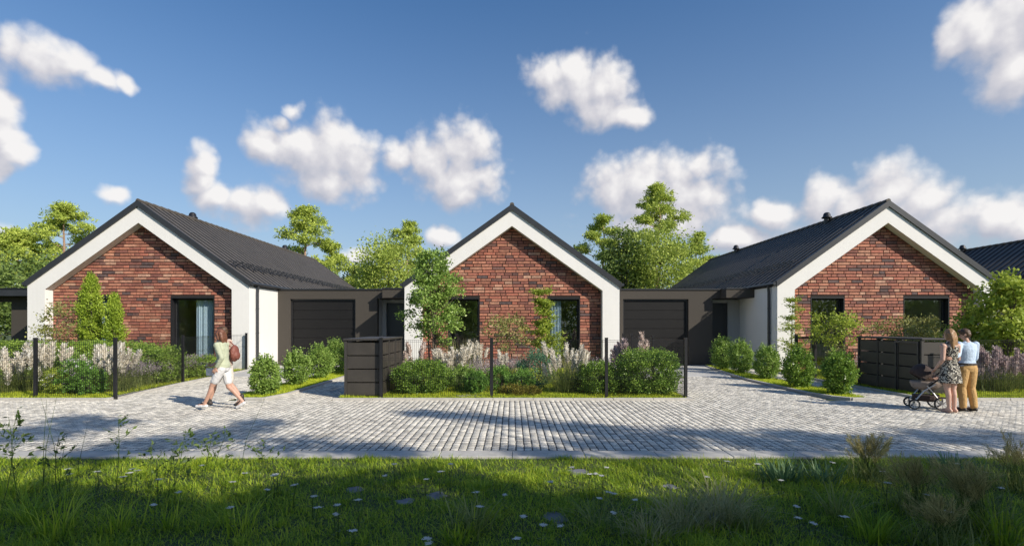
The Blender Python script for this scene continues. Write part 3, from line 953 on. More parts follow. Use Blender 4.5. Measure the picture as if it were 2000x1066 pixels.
# ================================================================== FENCES (posts + welded mesh)
FH = 1.46
def fence(pts, label, posts=None, skip_panel=(), group='black mesh fences round the front gardens'):
    root = empty('fence', (pts[0][0], pts[0][1], 0))
    tag(root, label, 'fence', group)
    o0 = Vector((pts[0][0], pts[0][1], 0))
    for p in pts:
        po = MB().box(-.036, .036, -.028, .028, -.05, FH + .03).build('post', M['black_metal'], root, Vector((p[0], p[1], 0)) - o0)
        MB().box(-.04, .04, -.032, .032, FH + .03, FH + .045).build('cap', M['black_metal'], po)
    for i, (a, b) in enumerate(zip(pts[:-1], pts[1:])):
        if i in skip_panel: continue
        a, b = Vector((*a, 0)), Vector((*b, 0))
        L = (b - a).length
        t = (b - a) / L
        nn = Vector((-t.y, t.x, 0))
        mb = MB()
        q = int(L / (.12 if a.y > 18 and abs(t.x) < .2 else .05))
        w = .0021
        for k in range(q + 1):
            c = a + t * (.04 + (L - .08) * k / q) - o0
            vs = [c + t * sx * w + nn * sy * w + Vector((0, 0, z)) for z in (.05, FH - .01) for sx, sy in ((-1,-1),(1,-1),(1,1),(-1,1))]
            mb.add(vs, [(0,1,5,4),(1,2,6,5),(2,3,7,6),(3,0,4,7)])
        for z in (.06, .09, .50, .545, .95, .995, 1.40, 1.445):
            off = .022 if int(z * 1000) in (90, 545, 995, 1400) else 0
            c0, c1 = a - o0 + Vector((0, 0, z)) + nn * off, b - o0 + Vector((0, 0, z)) + nn * off
            vs = [c + nn * sy * .003 + Vector((0, 0, sz * .003)) for c in (c0, c1) for sy, sz in ((-1,-1),(1,-1),(1,1),(-1,1))]
            mb.add(vs, [(0,1,5,4),(1,2,6,5),(2,3,7,6),(3,0,4,7)])
        mb.build('wire_mesh', M['black_metal'], root, kind='stuff')
    return root
fence([(-25.2, 12.52), (-22.5, 12.52), (-19.8, 12.52), (-17.1, 12.52), (-14.4, 12.52), (-11.65, 12.52), (-9.70, 12.52), (-10.22, 15.9), (-10.42, 18.2), (-10.60, 20.42)],
      'black mesh fence round the pampas and lavender bed, turning back beside the walking people')
fence([(-3.2, 12.53), (-.5, 12.53), (2.31, 12.53), (4.25, 12.53), (4.25, 15.45), (4.25, 18.2), (4.25, 19.6)],
      'black mesh fence round the big boxwoods before the middle house')
fence([(11.16, 12.53), (13.6, 12.53), (14.4, 12.53), (17.1, 12.53), (19.8, 12.53), (22.5, 12.53)], 'black mesh fence behind the couple, in front of the mauve grasses and the maple')
fence([(-22.9, 24.6), (-20.6, 24.6), (-19.5, 24.6)], 'low mesh fence in front of the carport at the left edge')
# little gate by the right path
gt = empty('wicket_gate', (9.95, 17.35, 0))
tag(gt, 'black wicket gate with two posts behind the round bushes, before the right house', 'gate')
for x in (-.32, .32):
    MB().box(x - .04, x + .04, -.04, .04, 0, 1.50).build('post', M['black_metal'], gt)
MB().box(-.279, .279, -.02, .02, 1.36, 1.41).build('rail', M['black_metal'], gt)
MB().box(-.279, .279, -.02, .02, .10, .15).build('rail', M['black_metal'], gt)
wm_ = MB()
for k in range(11): wm_.box(-.26 + k * .052 - .003, -.26 + k * .052 + .003, -.003, .003, .151, 1.359)
wm_.build('wire_mesh', M['black_metal'], gt, kind='stuff')

# ================================================================== BIN SHELTERS
def bin_shelter(x0, x1, y0, y1, label, sides, gate_side=None):
    H = 1.43
    s = empty('bin_shelter', ((x0 + x1) / 2, (y0 + y1) / 2, 0))
    tag(s, label, 'bin shelter', 'slatted bin shelters')
    ox, oy = (x0 + x1) / 2, (y0 + y1) / 2
    a0, a1, b0, b1 = x0 - ox, x1 - ox, y0 - oy, y1 - oy
    z0 = .05
    p = .045
    for x in (a0, a1 - p * 1.4):
        for y in (b0, b1 - p * 1.4):
            MB().box(x, x + p * 1.4, y, y + p * 1.4, -.03, H - .001).build('post', M['shelter_frame'], s)
    bevel(MB().box(a0 - .02, a1 + .02, b0 - .03, b1 + .03, H, H + .05).build('top', M['shelter_frame'], s), .008, 1)
    # slats: front and back
    hs_, gap = .306, .024
    for yy in (b0 + .012, b1 - .037):
        for k in range(4):
            z = z0 + .03 + k * (hs_ + gap)
            bevel(MB().box(a0 + .066, a1 - .066, yy, yy + .022, z, z + hs_).build('slat', M['shelter'], s), .004, 1)
    D = b1 - b0
    nb = 3
    for side in (-1, 1):
        xx = a0 + .012 if side == -1 else a1 - .034
        for k in range(4):
            z = z0 + .03 + k * (hs_ + gap)
            for b in range(nb):
                ya, yb = b0 + .066 + (D - .132) * b / nb + .03, b0 + .066 + (D - .132) * (b + 1) / nb - .03
                bevel(MB().box(xx, xx + .022, ya, yb, z, z + hs_).build('slat', M['shelter'], s), .004, 1)
        for b in range(1, nb):
            yc = b0 + .066 + (D - .132) * b / nb
            xo = xx - .012 if side == -1 else xx - .006
            MB().box(xo, xo + .045, yc - .028, yc + .028, .0, H - .001).build('post', M['shelter_frame'], s)
    if gate_side is not None:
        xx = a0 - .012 if gate_side == -1 else a1 + .012
        gy0, gy1 = b0 + .08, b0 + .08 + (D - .132) / 3 + .05
        gt_ = MB().box(xx - .012, xx + .012, gy0, gy0 + .05, .08, H - .03).box(xx - .012, xx + .012, gy1 - .05, gy1, .08, H - .03).box(xx - .012, xx + .012, gy0 + .05, gy1 - .05, H - .09, H - .03).build('gate_frame', M['gutter'], s)
        MB().tube([(xx - .03, gy1 - .09, .62), (xx - .03, gy1 - .09, .70)], .012, 6).build('handle', M['gutter'], gt_)
    return s
bin_shelter(-4.13, -3.21, 12.60, 14.95, 'dark slatted bin shelter at the near corner of the middle garden, beside the round boxwood', 'r')
bin_shelter(10.36, 11.08, 12.95, 15.35, 'dark slatted bin shelter behind the pushchair and the couple', 'l', gate_side=-1)
# ================================================================== PLANTS
def unit(a): return a / np.maximum(np.linalg.norm(a, axis=1, keepdims=True), 1e-9)
def leaf_geo(P, size, aspect, rs, dirs=None, mix=0.0, flat=0.0, svar=.35):
    """one folded rhombus leaf per point"""
    N = len(P)
    a = unit(rs.normal(size=(N, 3)))
    if flat: a[:, 2] *= (1 - flat)
    if dirs is not None: a = a * (1 - mix) + dirs * mix
    a = unit(a)
    b = unit(np.cross(a, rs.normal(size=(N, 3))))
    if flat:
        b[:, 2] *= (1 - flat); b = unit(b)
    s = (size * (1 + svar * rs.uniform(-1, 1, N)))[:, None]
    n = np.cross(a, b)
    mid = P + a * s * .45 + n * s * .08
    V = np.stack([P, mid + b * s * aspect * .5, P + a * s, mid - b * s * aspect * .5], 1).reshape(-1, 3)
    Fc = np.arange(4 * N).reshape(N, 4)
    return V, Fc
def blade_geo(B, az, L, lean, droop, w, rs, seg=3):
    """tapered bending grass blades as strips: B base points"""
    N = len(B)
    ts = np.linspace(0, 1, seg + 1)
    d = np.stack([np.cos(az), np.sin(az), np.zeros(N)], 1)
    p = np.stack([-np.sin(az + rs.uniform(-.8, .8, N)), np.cos(az), np.zeros(N)], 1); p = unit(p)
    rows = []
    for t in ts:
        c = B + d * (L * (lean * t + droop * t * t * .9))[:, None]
        c = c + np.array([0, 0, 1.0]) * (L * (t * np.sqrt(np.maximum(.05, 1 - lean * lean)) - droop * .62 * t * t * t))[:, None]
        ww = w * (1 - t ** 1.6) * .5 + .0002
        rows.append(c - p * ww[:, None]); rows.append(c + p * ww[:, None])
    V = np.stack(rows, 1).reshape(-1, 3)
    k = 2 * (seg + 1)
    base = (np.arange(N) * k)[:, None]
    F = []
    for s in range(seg):
        F.append(base + np.array([[2 * s, 2 * s + 1, 2 * s + 3, 2 * s + 2]]))
    return V, np.concatenate(F, 0)
def clumps(C, n, spread, rs, flat=1.0):
    P = np.repeat(C, n, 0)
    q = rs.normal(size=P.shape) * spread
    q[:, 2] *= flat
    return P + q
def ball_pts(n, c, r, rs, shell=.55):
    u = unit(rs.normal(size=(n, 3)))
    rad = shell + (1 - shell) * rs.uniform(0, 1, n) ** .6
    return np.array(c) + u * rad[:, None] * np.array(r)
def foliage(name, P, size, mat, parent, rs, aspect=.55, dirs=None, mix=0.0, flat=0.0, kind=None):
    V, Fc = leaf_geo(P, size, aspect, rs, dirs, mix, flat)
    return mobj(name, fastmesh(name, V, Fc, mat), parent, kind=kind)
def bent(p0, p1, rs, sag=.06, n=5):
    p0, p1 = np.array(p0, float), np.array(p1, float)
    L = np.linalg.norm(p1 - p0)
    off = rs.normal(size=3) * L * sag
    return [tuple(p0 + (p1 - p0) * t + off * math.sin(PI * t)) for t in np.linspace(0, 1, n)]

def pine_tree(loc, H, spread, seed, label, n_pads=17, low=.32, leaf=.24, dens=1.0, mat='pine', bare=None):
    rs = np.random.RandomState(seed)
    t = empty('pine_tree', loc)
    tag(t, label, 'tree', 'trees behind the houses')
    mb = MB()
    tp = [(0, 0, -.2)]
    for k in range(1, 8):
        tp.append((rs.normal() * .012 * H, rs.normal() * .012 * H, H * .97 * k / 7))
    rad = [.018 * H * (1 - .82 * k / 7) for k in range(8)]
    mb.tube(tp, rad, 7)
    def tr(z):
        f = max(0, min(6.99, z / (H * .97) * 7)); i = int(f)
        a, b = np.array(tp[i]), np.array(tp[i + 1])
        return a + (b - a) * (f - i)
    P = []
    for k in range(n_pads):
        u = (k + .5) / n_pads
        z = H * (low + (1 - low) * u ** .9)
        if bare and bare[0] < z / H < bare[1] and k % 3: continue
        az = k * 2.4 + rs.uniform(-.5, .5)
        prof = spread * (.45 + .75 * math.sin(PI * min(1, (u * .92 + .12)))) * (1.05 - .62 * u)
        r = prof * rs.uniform(.55, 1.1)
        if k >= n_pads - 2: r *= .22
        base = tr(z - r * .18 - .2)
        c = np.array([base[0] + r * math.cos(az), base[1] + r * math.sin(az), z + rs.uniform(-.1, .25)])
        mb.tube(bent(base, c, rs, .07), [.0055 * H * (1 - .5 * u), .005 * H * (1 - .5 * u), .004 * H * (1 - .5 * u), .003 * H, .0015 * H], 5)
        pr = spread * rs.uniform(.34, .54) * (1.14 - .45 * u)
        m = int(34 * dens)
        C = ball_pts(m, c, (pr, pr, pr * .46), rs, .30)
        # side twigs
        for q in range(3):
            mb.tube([tuple(base + (c - base) * .6), tuple(C[q])], [.002 * H, .0008 * H], 4)
        # a few tufts along the limb
        C = np.concatenate([C, base + (c - base) * rs.uniform(.45, .95, (int(6 * dens), 1)) + rs.normal(size=(int(6 * dens), 3)) * .18], 0)
        P.append(clumps(C, int(24 * dens), leaf * .62, rs, .65))
    mb.build('trunk', M['pine_bark'], t)
    P = np.concatenate(P, 0)
    up = np.tile(np.array([[0, 0, 1.0]]), (len(P), 1))
    foliage('crown', P, leaf, M[mat], t, rs, .34, up, .35)
    return t

def broad_tree(loc, H, rx, rz, cz, seed, label, n_cl=60, per=110, leaf=.2, mat='broadleaf', bark_='bark', name='broadleaf_tree', group='trees behind the houses', stems=1, spread=.42, cat='tree', ry=None, trunk_r=None, shell=.45, taper=0.0):
    """crown: ellipsoid centre height cz, radii rx/ry/rz, filled by leaf clumps at the ends of limbs"""
    rs = np.random.RandomState(seed)
    ry = ry or rx
    t = empty(name, loc)
    tag(t, label, cat, group)
    mb = MB()
    tr_ = trunk_r or .014 * H
    C = ball_pts(n_cl, (0, 0, cz), (rx, ry, rz), rs, shell)
    # uneven outline: push clumps in and out by a coarse wave
    ph = rs.uniform(0, 6, 6)
    a = np.arctan2(C[:, 1], C[:, 0])
    k = 1 + .20 * np.sin(3 * a + ph[0] + C[:, 2] * 1.7 / max(rz, .3)) + .16 * np.sin(5 * a + ph[1]) * np.cos(C[:, 2] * 3.1 / max(rz, .3) + ph[2])
    if taper: k = k * (1 + taper * (.25 - (C[:, 2] - cz) / rz))
    C[:, 0] *= k; C[:, 1] *= k
    for s in range(stems):
        sa = 2 * PI * s / max(1, stems) + rs.uniform(0, .5)
        br = 0 if stems == 1 else .10 * rx + .02
        b0 = np.array([math.cos(sa) * br, math.sin(sa) * br, -.05])
        top = np.array([math.cos(sa) * rx * (.0 if stems == 1 else .35), math.sin(sa) * ry * (.0 if stems == 1 else .35), cz + rz * .45])
        pts = bent(b0, top, rs, .035, 7)
        mb.tube(pts, [tr_ * (1 - .8 * q / 6) for q in range(7)], 7)
        mine = C[s::stems]
        for c in mine[:: max(1, int(len(mine) / 26))]:
            f = max(.22, min(.92, (c[2] - .25 * rz) / top[2] if top[2] > 0 else .5))
            f = max(.22, min(.95, f - .1))
            i = min(5, int(f * 6))
            p = np.array(pts[i]) + (np.array(pts[i + 1]) - np.array(pts[i])) * (f * 6 - i)
            mb.tube(bent(p, c, rs, .07, 4), [tr_ * .36, tr_ * .26, tr_ * .16, tr_ * .06], 4)
    mb.build('trunk', M[bark_], t)
    P = clumps(C, per, spread * min(rx, rz) * .5, rs, .75)
    out = unit(P - np.array([0, 0, cz - rz * .3]))
    foliage('crown', P, leaf, M[mat], t, rs, .62, out, .3)
    return t

def round_bush(loc, r, h, seed, label, name='round_bush', mat='bush', n=5200, leaf=.055, group='', cat='bush', squareness=1.0, shoots=True, ry=None, aspect=.6):
    rs = np.random.RandomState(seed)
    ry = ry or r
    t = empty(name, loc)
    tag(t, label, cat, group or None)
    mb = MB()
    for q in range(7):
        a = rs.uniform(0, 2 * PI)
        mb.tube(bent((rs.normal() * .03, rs.normal() * .03, -.03), (math.cos(a) * r * .6, math.sin(a) * ry * .6, h * rs.uniform(.55, .85)), rs, .05), [.014, .012, .010, .007, .003], 5)
    mb.build('stem', M['bark'], t)
    n = int(n * 1.5); nc = int(n / 26)
    u = unit(rs.normal(size=(nc, 3)))
    u = np.sign(u) * np.abs(u) ** squareness
    rad = .62 + .40 * rs.uniform(0, 1, nc) ** .7
    C = np.stack([u[:, 0] * r * rad, u[:, 1] * ry * rad, h * .5 + u[:, 2] * h * .5 * rad], 1)
    lump = 1 + .10 * np.sin(C[:, 0] * 7 / r + seed) * np.cos(C[:, 2] * 6 / h + seed * 2)
    C[:, 0] *= lump; C[:, 1] *= lump
    C[:, 2] = np.maximum(C[:, 2], .04)
    P = clumps(C, 26, .030 * (r + h), rs, 1.0)
    if shoots:
        ns = 46
        a = rs.uniform(0, 2 * PI, ns); rr_ = r * rs.uniform(.1, .95, ns)
        zz = h * (.5 + .5 * np.sqrt(np.maximum(0, 1 - (rr_ / r) ** 2)))
        S = []
        for q in range(ns):
            l = rs.uniform(.08, .22) * (h / 1.0 + .3)
            for w_ in range(11):
                f = w_ / 10
                S.append((math.cos(a[q]) * (rr_[q] + f * .04), math.sin(a[q]) * ry / r * (rr_[q] + f * .04), zz[q] - .05 + f * l))
        P = np.concatenate([P, np.array(S) + rs.normal(size=(len(S), 3)) * .012], 0)
    P[:, 2] = np.maximum(P[:, 2], .01)
    out = unit(P - np.array([0, 0, h * .3]))
    foliage('foliage', P, leaf, M[mat], t, rs, aspect, out, .35)
    return t

def hedge(x0, x1, y0, y1, h, seed, label, mat='hedge', dens=620, leaf=.06, group=None, z0=.03):
    rs = np.random.RandomState(seed)
    t = empty('hedge', ((x0 + x1) / 2, (y0 + y1) / 2, z0))
    tag(t, label, 'hedge', group)
    lx, ly = (x1 - x0) / 2, (y1 - y0) / 2
    mb = MB()
    for q in range(int((x1 - x0) / .35)):
        x = -lx + .2 + q * .35
        mb.tube([(x, rs.normal() * .04, -.05), (x + rs.normal() * .05, rs.normal() * .08, h * .7)], [.015, .006], 5)
    mb.build('stem', M['bark'], t)
    fr, tp_ = int(2 * lx * h * dens), int(2 * lx * 2 * ly * dens)
    f = np.stack([rs.uniform(-lx, lx, fr), -ly + np.abs(rs.normal(size=fr)) * .09, rs.uniform(0.02, h, fr)], 1)
    g = np.stack([rs.uniform(-lx, lx, tp_), rs.uniform(-ly, ly, tp_), h - np.abs(rs.normal(size=tp_)) * .07], 1)
    e = int(2 * ly * h * dens)
    e1 = np.stack([np.sign(rs.uniform(-1, 1, e)) * (lx - np.abs(rs.normal(size=e)) * .06), rs.uniform(-ly, ly, e), rs.uniform(.02, h, e)], 1)
    k = int(fr * .5)
    inn = np.stack([rs.uniform(-lx, lx, k), rs.uniform(-ly * .8, ly, k), rs.uniform(.02, h, k)], 1)
    P = np.concatenate([f, g, e1, inn], 0)
    P = P + .05 * np.stack([np.sin(P[:, 2] * 9 + seed), np.sin(P[:, 0] * 3.1) + .6 * np.sin(P[:, 0] * 7.7 + P[:, 2] * 5), .7 * np.sin(P[:, 0] * 2.3 + seed) + .5 * np.sin(P[:, 0] * 6.1)], 1)
    P = P + rs.normal(size=P.shape) * .022
    foliage('foliage', P, leaf, M[mat], t, rs, .6)
    return t

def thuja(loc, r, h, seed, label):
    rs = np.random.RandomState(seed)
    t = empty('thuja_column', loc)
    tag(t, label, 'conifer', 'thuja columns at the left house')
    MB().tube([(0, 0, -.05), (.02, 0, h * .5), (0, 0, h * .95)], [.05, .03, .008], 6).build('trunk', M['bark'], t)
    nc = 420
    z = h * rs.uniform(0.02, .98, nc)
    pr = r * np.minimum(1, (1 - z / h) * 3.4 + .10) * (.82 + .18 * np.sin(z * 9 + seed))
    a = rs.uniform(0, 2 * PI, nc)
    rad = pr * rs.uniform(.55, 1.08, nc) * (1 + .14 * np.sin(3 * a + z * 4))
    C = np.stack([np.cos(a) * rad, np.sin(a) * rad, z], 1)
    P = clumps(C, 30, .045, rs, 1.6)
    P[:, 2] = np.clip(P[:, 2], .01, h * 1.02)
    up = np.tile(np.array([[0, 0, 1.0]]), (len(P), 1)) + unit(P - np.array([0, 0, h / 2])) * .4
    foliage('foliage', P, .075, M['thuja'], t, rs, .42, up, .5)
    return t

# one cream feather per plume, shared and scaled
def plume_mesh(name, mat, seed):
    rs = np.random.RandomState(seed)
    n = 110
    f = rs.uniform(0, 1, n)
    pr = lambda q: .040 * np.sin(PI * np.clip(q * .84 + .12, 0, 1)) ** .8
    rad = pr(f)
    a = rs.uniform(0, 2 * PI, n)
    P = np.stack([np.cos(a) * rad * .7, np.sin(a) * rad * .7, f * .36], 1)
    d = np.stack([np.cos(a) * .6, np.sin(a) * .6, np.ones(n)], 1)
    V, Fc = leaf_geo(P, .070, .30, rs, unit(d), .85)
    ring, hts = 7, np.linspace(0, 1, 7)
    S = []
    for q in hts:
        r_ = float(pr(q)) * .82 * (1 + .12 * rs.normal())
        for k in range(ring): S.append((r_ * math.cos(2 * PI * k / ring), r_ * math.sin(2 * PI * k / ring), q * .37))
    F2 = [(len(V) + i_ * ring + k, len(V) + i_ * ring + (k + 1) % ring, len(V) + (i_ + 1) * ring + (k + 1) % ring, len(V) + (i_ + 1) * ring + k) for i_ in range(6) for k in range(ring)]
    V = np.concatenate([V, np.array(S)]); Fc = np.concatenate([Fc, np.array(F2)])
    return fastmesh(name, V, Fc, M[mat])
PLUMES = {k: [plume_mesh('plume', k, s + i * 10) for s in (1, 2, 3)] for i, k in enumerate(('plume', 'pink_plume', 'mauve_plume'))}
def pampas(loc, r, h, n_pl, seed, label, pm='plume', blades=420, bmat='tuft', pscale=1.0, name='pampas_grass', group='plumed grasses in the gardens'):
    rs = np.random.RandomState(seed)
    t = empty(name, loc)
    tag(t, label, 'ornamental grass', group)
    N = blades
    B = np.stack([rs.normal(size=N) * r * .22, rs.normal(size=N) * r * .22, np.zeros(N)], 1)
    az = np.arctan2(B[:, 1], B[:, 0]) + rs.normal(size=N) * .6
    V, Fc = blade_geo(B, az, h * rs.uniform(.45, .95, N), rs.uniform(.05, .55, N), rs.uniform(.1, .75, N), np.full(N, .011), rs, 4)
    mobj('foliage', fastmesh('foliage', V, Fc, M[bmat]), t)
    st = MB()
    for k in range(n_pl):
        a = rs.uniform(0, 2 * PI)
        rr_ = r * math.sqrt(rs.uniform(0, 1)) * 1.0
        z = h * rs.uniform(.58, 1.0) - .30 * pscale
        tip = Vector((math.cos(a) * rr_ * .8, math.sin(a) * rr_ * .8, max(.15, z)))
        b0 = Vector((tip.x * .25, tip.y * .25, 0))
        st.tube([b0, b0.lerp(tip, .55) + Vector((0, 0, .05)), tip], [.004, .0035, .003], 3)
        p = mobj('plume', PLUMES[pm][rs.randint(3)], t, tip)
        d = Vector((tip.x * .55 + rs.normal() * .05, tip.y * .55 + rs.normal() * .05, 1)).normalized()
        p.rotation_mode = 'QUATERNION'
        p.rotation_quaternion = d.to_track_quat('Z', 'X')
        s = pscale * rs.uniform(.95, 1.4)
        p.scale = (s * 1.15, s * 1.15, s)
    st.build('stalks', M['tuft'], t)
    return t
def tuft(loc, r, h, n, seed, label, mat='tuft', w=.010, lean=(.05, .6), droop=(.1, .8), name='grass_tuft', group=None, cat='grass tuft', seg=4):
    rs = np.random.RandomState(seed)
    B = np.stack([rs.normal(size=n) * r * .3, rs.normal(size=n) * r * .3, np.zeros(n) - .01], 1)
    az = np.arctan2(B[:, 1], B[:, 0]) + rs.normal(size=n) * .7
    V, Fc = blade_geo(B, az, h * rs.uniform(.4, 1.0, n), rs.uniform(*lean, n), rs.uniform(*droop, n), w * rs.uniform(.6, 1.2, n), rs, seg)
    o = mobj(name, fastmesh(name, V, Fc, M[mat]), None, loc)
    return tag(o, label, cat, group)

# ------------------------------------------------------------------ background trees
GRP_B = 'trees behind the houses'
def bg(px, d): return ((px - CX) / F_PX * d, d, -.04)
def ht(py, d): return CAM_H + (HZ - py) / F_PX * d + .04
pine_tree(bg(122, 46), ht(400, 46), 3.1, 21, 'layered pine rising over the roof edge of the left house', n_pads=19, low=.36, bare=(.55, .7))
pine_tree(bg(35, 44), ht(462, 44), 4.4, 22, 'wide low pine at the left edge behind the carport', n_pads=36, low=.22)
pine_tree(bg(598, 50), ht(407, 50), 3.0, 23, 'slender pine with a bare pale stem above the first garage', n_pads=20, low=.40, bare=(.64, .72))
pine_tree(bg(645, 54), ht(478, 54), 2.9, 24, 'short pine just right of the slender one above the first garage', n_pads=14, low=.3)
broad_tree(bg(757, 46), ht(462, 46), 2.7, 2.9, ht(530, 46), 25, 'round light green broadleaf tree above the taupe wall left of the middle house', n_cl=95, per=95, leaf=.22)
pine_tree(bg(797, 52), ht(440, 52), 2.6, 26, 'pine tip poking out behind the round broadleaf tree, left of the middle gable', n_pads=15, low=.4)
broad_tree(bg(702, 56), ht(525, 56), 1.8, 1.7, ht(548, 56), 27, 'small dark tree in the gap beside the round broadleaf tree', n_cl=45, per=90, leaf=.22, mat='darkleaf')
pine_tree(bg(1178, 48), ht(424, 48), 2.3, 28, 'narrow pine just right of the middle gable', n_pads=17, low=.35, bare=(.5, .58))
broad_tree(bg(1222, 45), ht(455, 45), 1.9, 3.2, ht(520, 45), 29, 'dark dense broadleaf tree between the two pines above the second garage', n_cl=80, per=95, leaf=.2, mat='darkleaf')
pine_tree(bg(1284, 52), ht(369, 52), 3.1, 30, 'tallest pine, its open crown standing above the second garage', n_pads=22, low=.45, bare=(.66, .72), dens=1.1)
broad_tree(bg(1292, 44), ht(452, 44), 2.9, 3.1, ht(520, 44), 31, 'broad yellow-green tree below the tallest pine', n_cl=115, per=95, leaf=.2)
pine_tree(bg(1362, 54), ht(457, 54), 2.0, 32, 'small pine leaning out before the ridge of the right house', n_pads=14, low=.35, bare=(.45, .6))
broad_tree(bg(1245, 60), ht(520, 60), 3.0, 2.2, ht(560, 60), 33, 'low broadleaf tree behind the garage flashing beside the middle house', n_cl=60, per=80, leaf=.25)
for i, (x, y, h_, r_) in enumerate(((-34, 33, 6.0, 2.6), (-29.5, 36, 5.2, 2.3), (-37, 40, 7.5, 3.2), (-25.5, 40, 5.0, 2.2))):
    broad_tree((x, y, -.04), h_, r_, h_ * .42, h_ * .55, 40 + i, ('dark leafy tree seen under the carport roof, nearest its post', 'dark leafy tree seen under the carport roof beside the store wall', 'taller tree beyond the carport at the left edge', 'small tree low behind the store wall of the carport')[i], n_cl=60, per=70, leaf=.26, mat='darkleaf')

# roadside trees behind the camera: they shade the verge and show in the panes ---------------------------
SX, SY = 0.793 * math.cos(SUN_EL) / math.sin(SUN_EL), 0.610 * math.cos(SUN_EL) / math.sin(SUN_EL)
SH = [(40,850,.75,7.6),(110,838,.55,7.4),(150,818,.40,7.5),(210,826,.38,7.5),(300,868,.55,7.2),(370,858,.62,7.3),(450,845,.55,7.4),(500,828,.42,7.5),(560,868,.50,7.2),(690,876,.40,7.1),(760,880,.30,7.0),
      (830,806,.30,8.0),(900,812,.42,7.9),(985,822,.42,7.8),(1060,828,.36,7.9),(1140,838,.55,7.7),(1230,846,.60,7.7),(1300,866,.60,7.6),(1380,850,.66,7.7),(1470,862,.60,7.6),(1560,850,.50,7.8),(1640,868,.60,7.5),(1730,862,.50,7.7),(1810,850,.50,7.8),(1900,860,.62,7.6),(1980,852,.60,7.6),(1180,872,.5,7.4),(1530,880,.5,7.3),(1250,880,.4,7.4),
      (1050,885,.35,7.0),(200,885,.5,7.0),(1780,885,.5,7.2)]
for px in range(-150, 2300, 150):
    SH.append((px, 1082, .70, 7.2)); SH.append((px + 75, 1075, .62, 7.2)); SH.append((px + 40, 1030, .45, 7.2)); SH.append((px + 110, 1010, .34, 7.2))
for px, py in ((20,1010),(90,985),(140,1030),(200,995),(260,1020),(300,985),(360,1015),(60,960),(170,965),(640,955),(720,938),(820,925),(900,945),(980,962),(790,975),(870,985),(950,1005),(700,968),(1540,945),(1620,915),(1700,925),(1800,915),(1900,930),(1980,915),(1500,1000),(1600,975),(1680,960),(1760,975),(1850,960),(1940,965),(1650,1020),(1750,1030),(1850,1015),(1950,1020),(560,965),(1130,985)):
    SH.append((px, py, .30, 6.4))
for px, py in ((530,985),(610,975),(1010,985),(1180,990),(1250,1005)):
    SH.append((px, py, .26, 7.0))
puffs = []
for px, py, r_, h_ in SH:
    g_ = gp(px, py)
    puffs.append((g_.x + SX * h_, g_.y - SY * h_, h_, r_))
trunks = [(2.4, -2.6), (6.2, -3.2), (9.8, -2.4), (13.4, -3.0), (17.0, -2.2)]
tl = ['roadside tree nearest the camera, only its shade and reflection show', 'roadside tree shading the middle of the verge', 'roadside tree shading the lane before the second driveway', 'roadside tree shading the lane before the right house', 'roadside tree shading the lane at the right edge']
byt = {i: [] for i in range(5)}
for p in puffs:
    i = min(range(5), key=lambda k: abs(trunks[k][0] - p[0]))
    byt[i].append(p)
for i, (tx, ty) in enumerate(trunks):
    rs = np.random.RandomState(300 + i)
    t = empty('roadside_tree', (tx, ty, 0))
    tag(t, tl[i], 'tree', 'roadside trees behind the viewer')
    mb = MB()
    pts = bent((0, 0, -.1), (.2, .6, 6.6), rs, .03, 7)
    mb.tube(pts, [.17, .16, .14, .12, .10, .07, .03], 8)
    P = []
    for (x, y, z, r_) in byt[i]:
        c = np.array([x - tx, y - ty, z])
        f = rs.uniform(.45, .9)
        k = int(f * 6)
        mb.tube(bent(pts[k], c, rs, .05, 4), [.045, .035, .02, .008], 4)
        low = z < 6.9
        C = ball_pts(int((8 if low else 13) + (20 if low else 24) * r_), c, (r_, r_, r_ * .55), rs, .2)
        P.append(clumps(C, 20 if low else 28, .14, rs, .8))
    mb.build('trunk', M['bark'], t)
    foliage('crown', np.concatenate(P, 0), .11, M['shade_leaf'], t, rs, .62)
first_far = broad_tree((-47, -15, 0), 9.5, 3.8, 3.8, 4.2, 61, 'tree behind the viewer, farthest to the left', n_cl=80, per=60, leaf=.36, mat='broadleaf', group='trees behind the viewer', shell=.3)
for x, y, s, lb in ((-41, -16, 1.1, 'tree behind the viewer, second from the left'), (-35, -15, .8, 'tree behind the viewer, mirrored in the large window of the left house'), (-29, -17, 1.1, 'tree behind the viewer, right of the one mirrored in the left house'), (-9, -16, 1.1, 'tree behind the viewer, left of the one mirrored in the middle house'), (-3.5, -17, .95, 'tree behind the viewer, mirrored in the left window of the middle house'), (2.5, -16, 1.0, 'tree behind the viewer, at the middle'), (8, -16, 1.1, 'tree behind the viewer, mirrored in the right window of the middle house'), (31, -16, 1.05, 'tree behind the viewer, left of the one mirrored in the right house'), (36.5, -15, .80, 'tree behind the viewer, mirrored in the left window of the right house'), (43, -16, .78, 'tree behind the viewer, mirrored in the large window of the right house'), (49, -15, 1.1, 'tree behind the viewer, farthest to the right')):
    k_ = copy_tree(first_far)
    k_['label'] = lb
    k_.location = (x, y, 0); k_.rotation_euler = (0, 0, x * .37); k_.scale = (s, s, s * (1 + .1 * math.sin(x)))

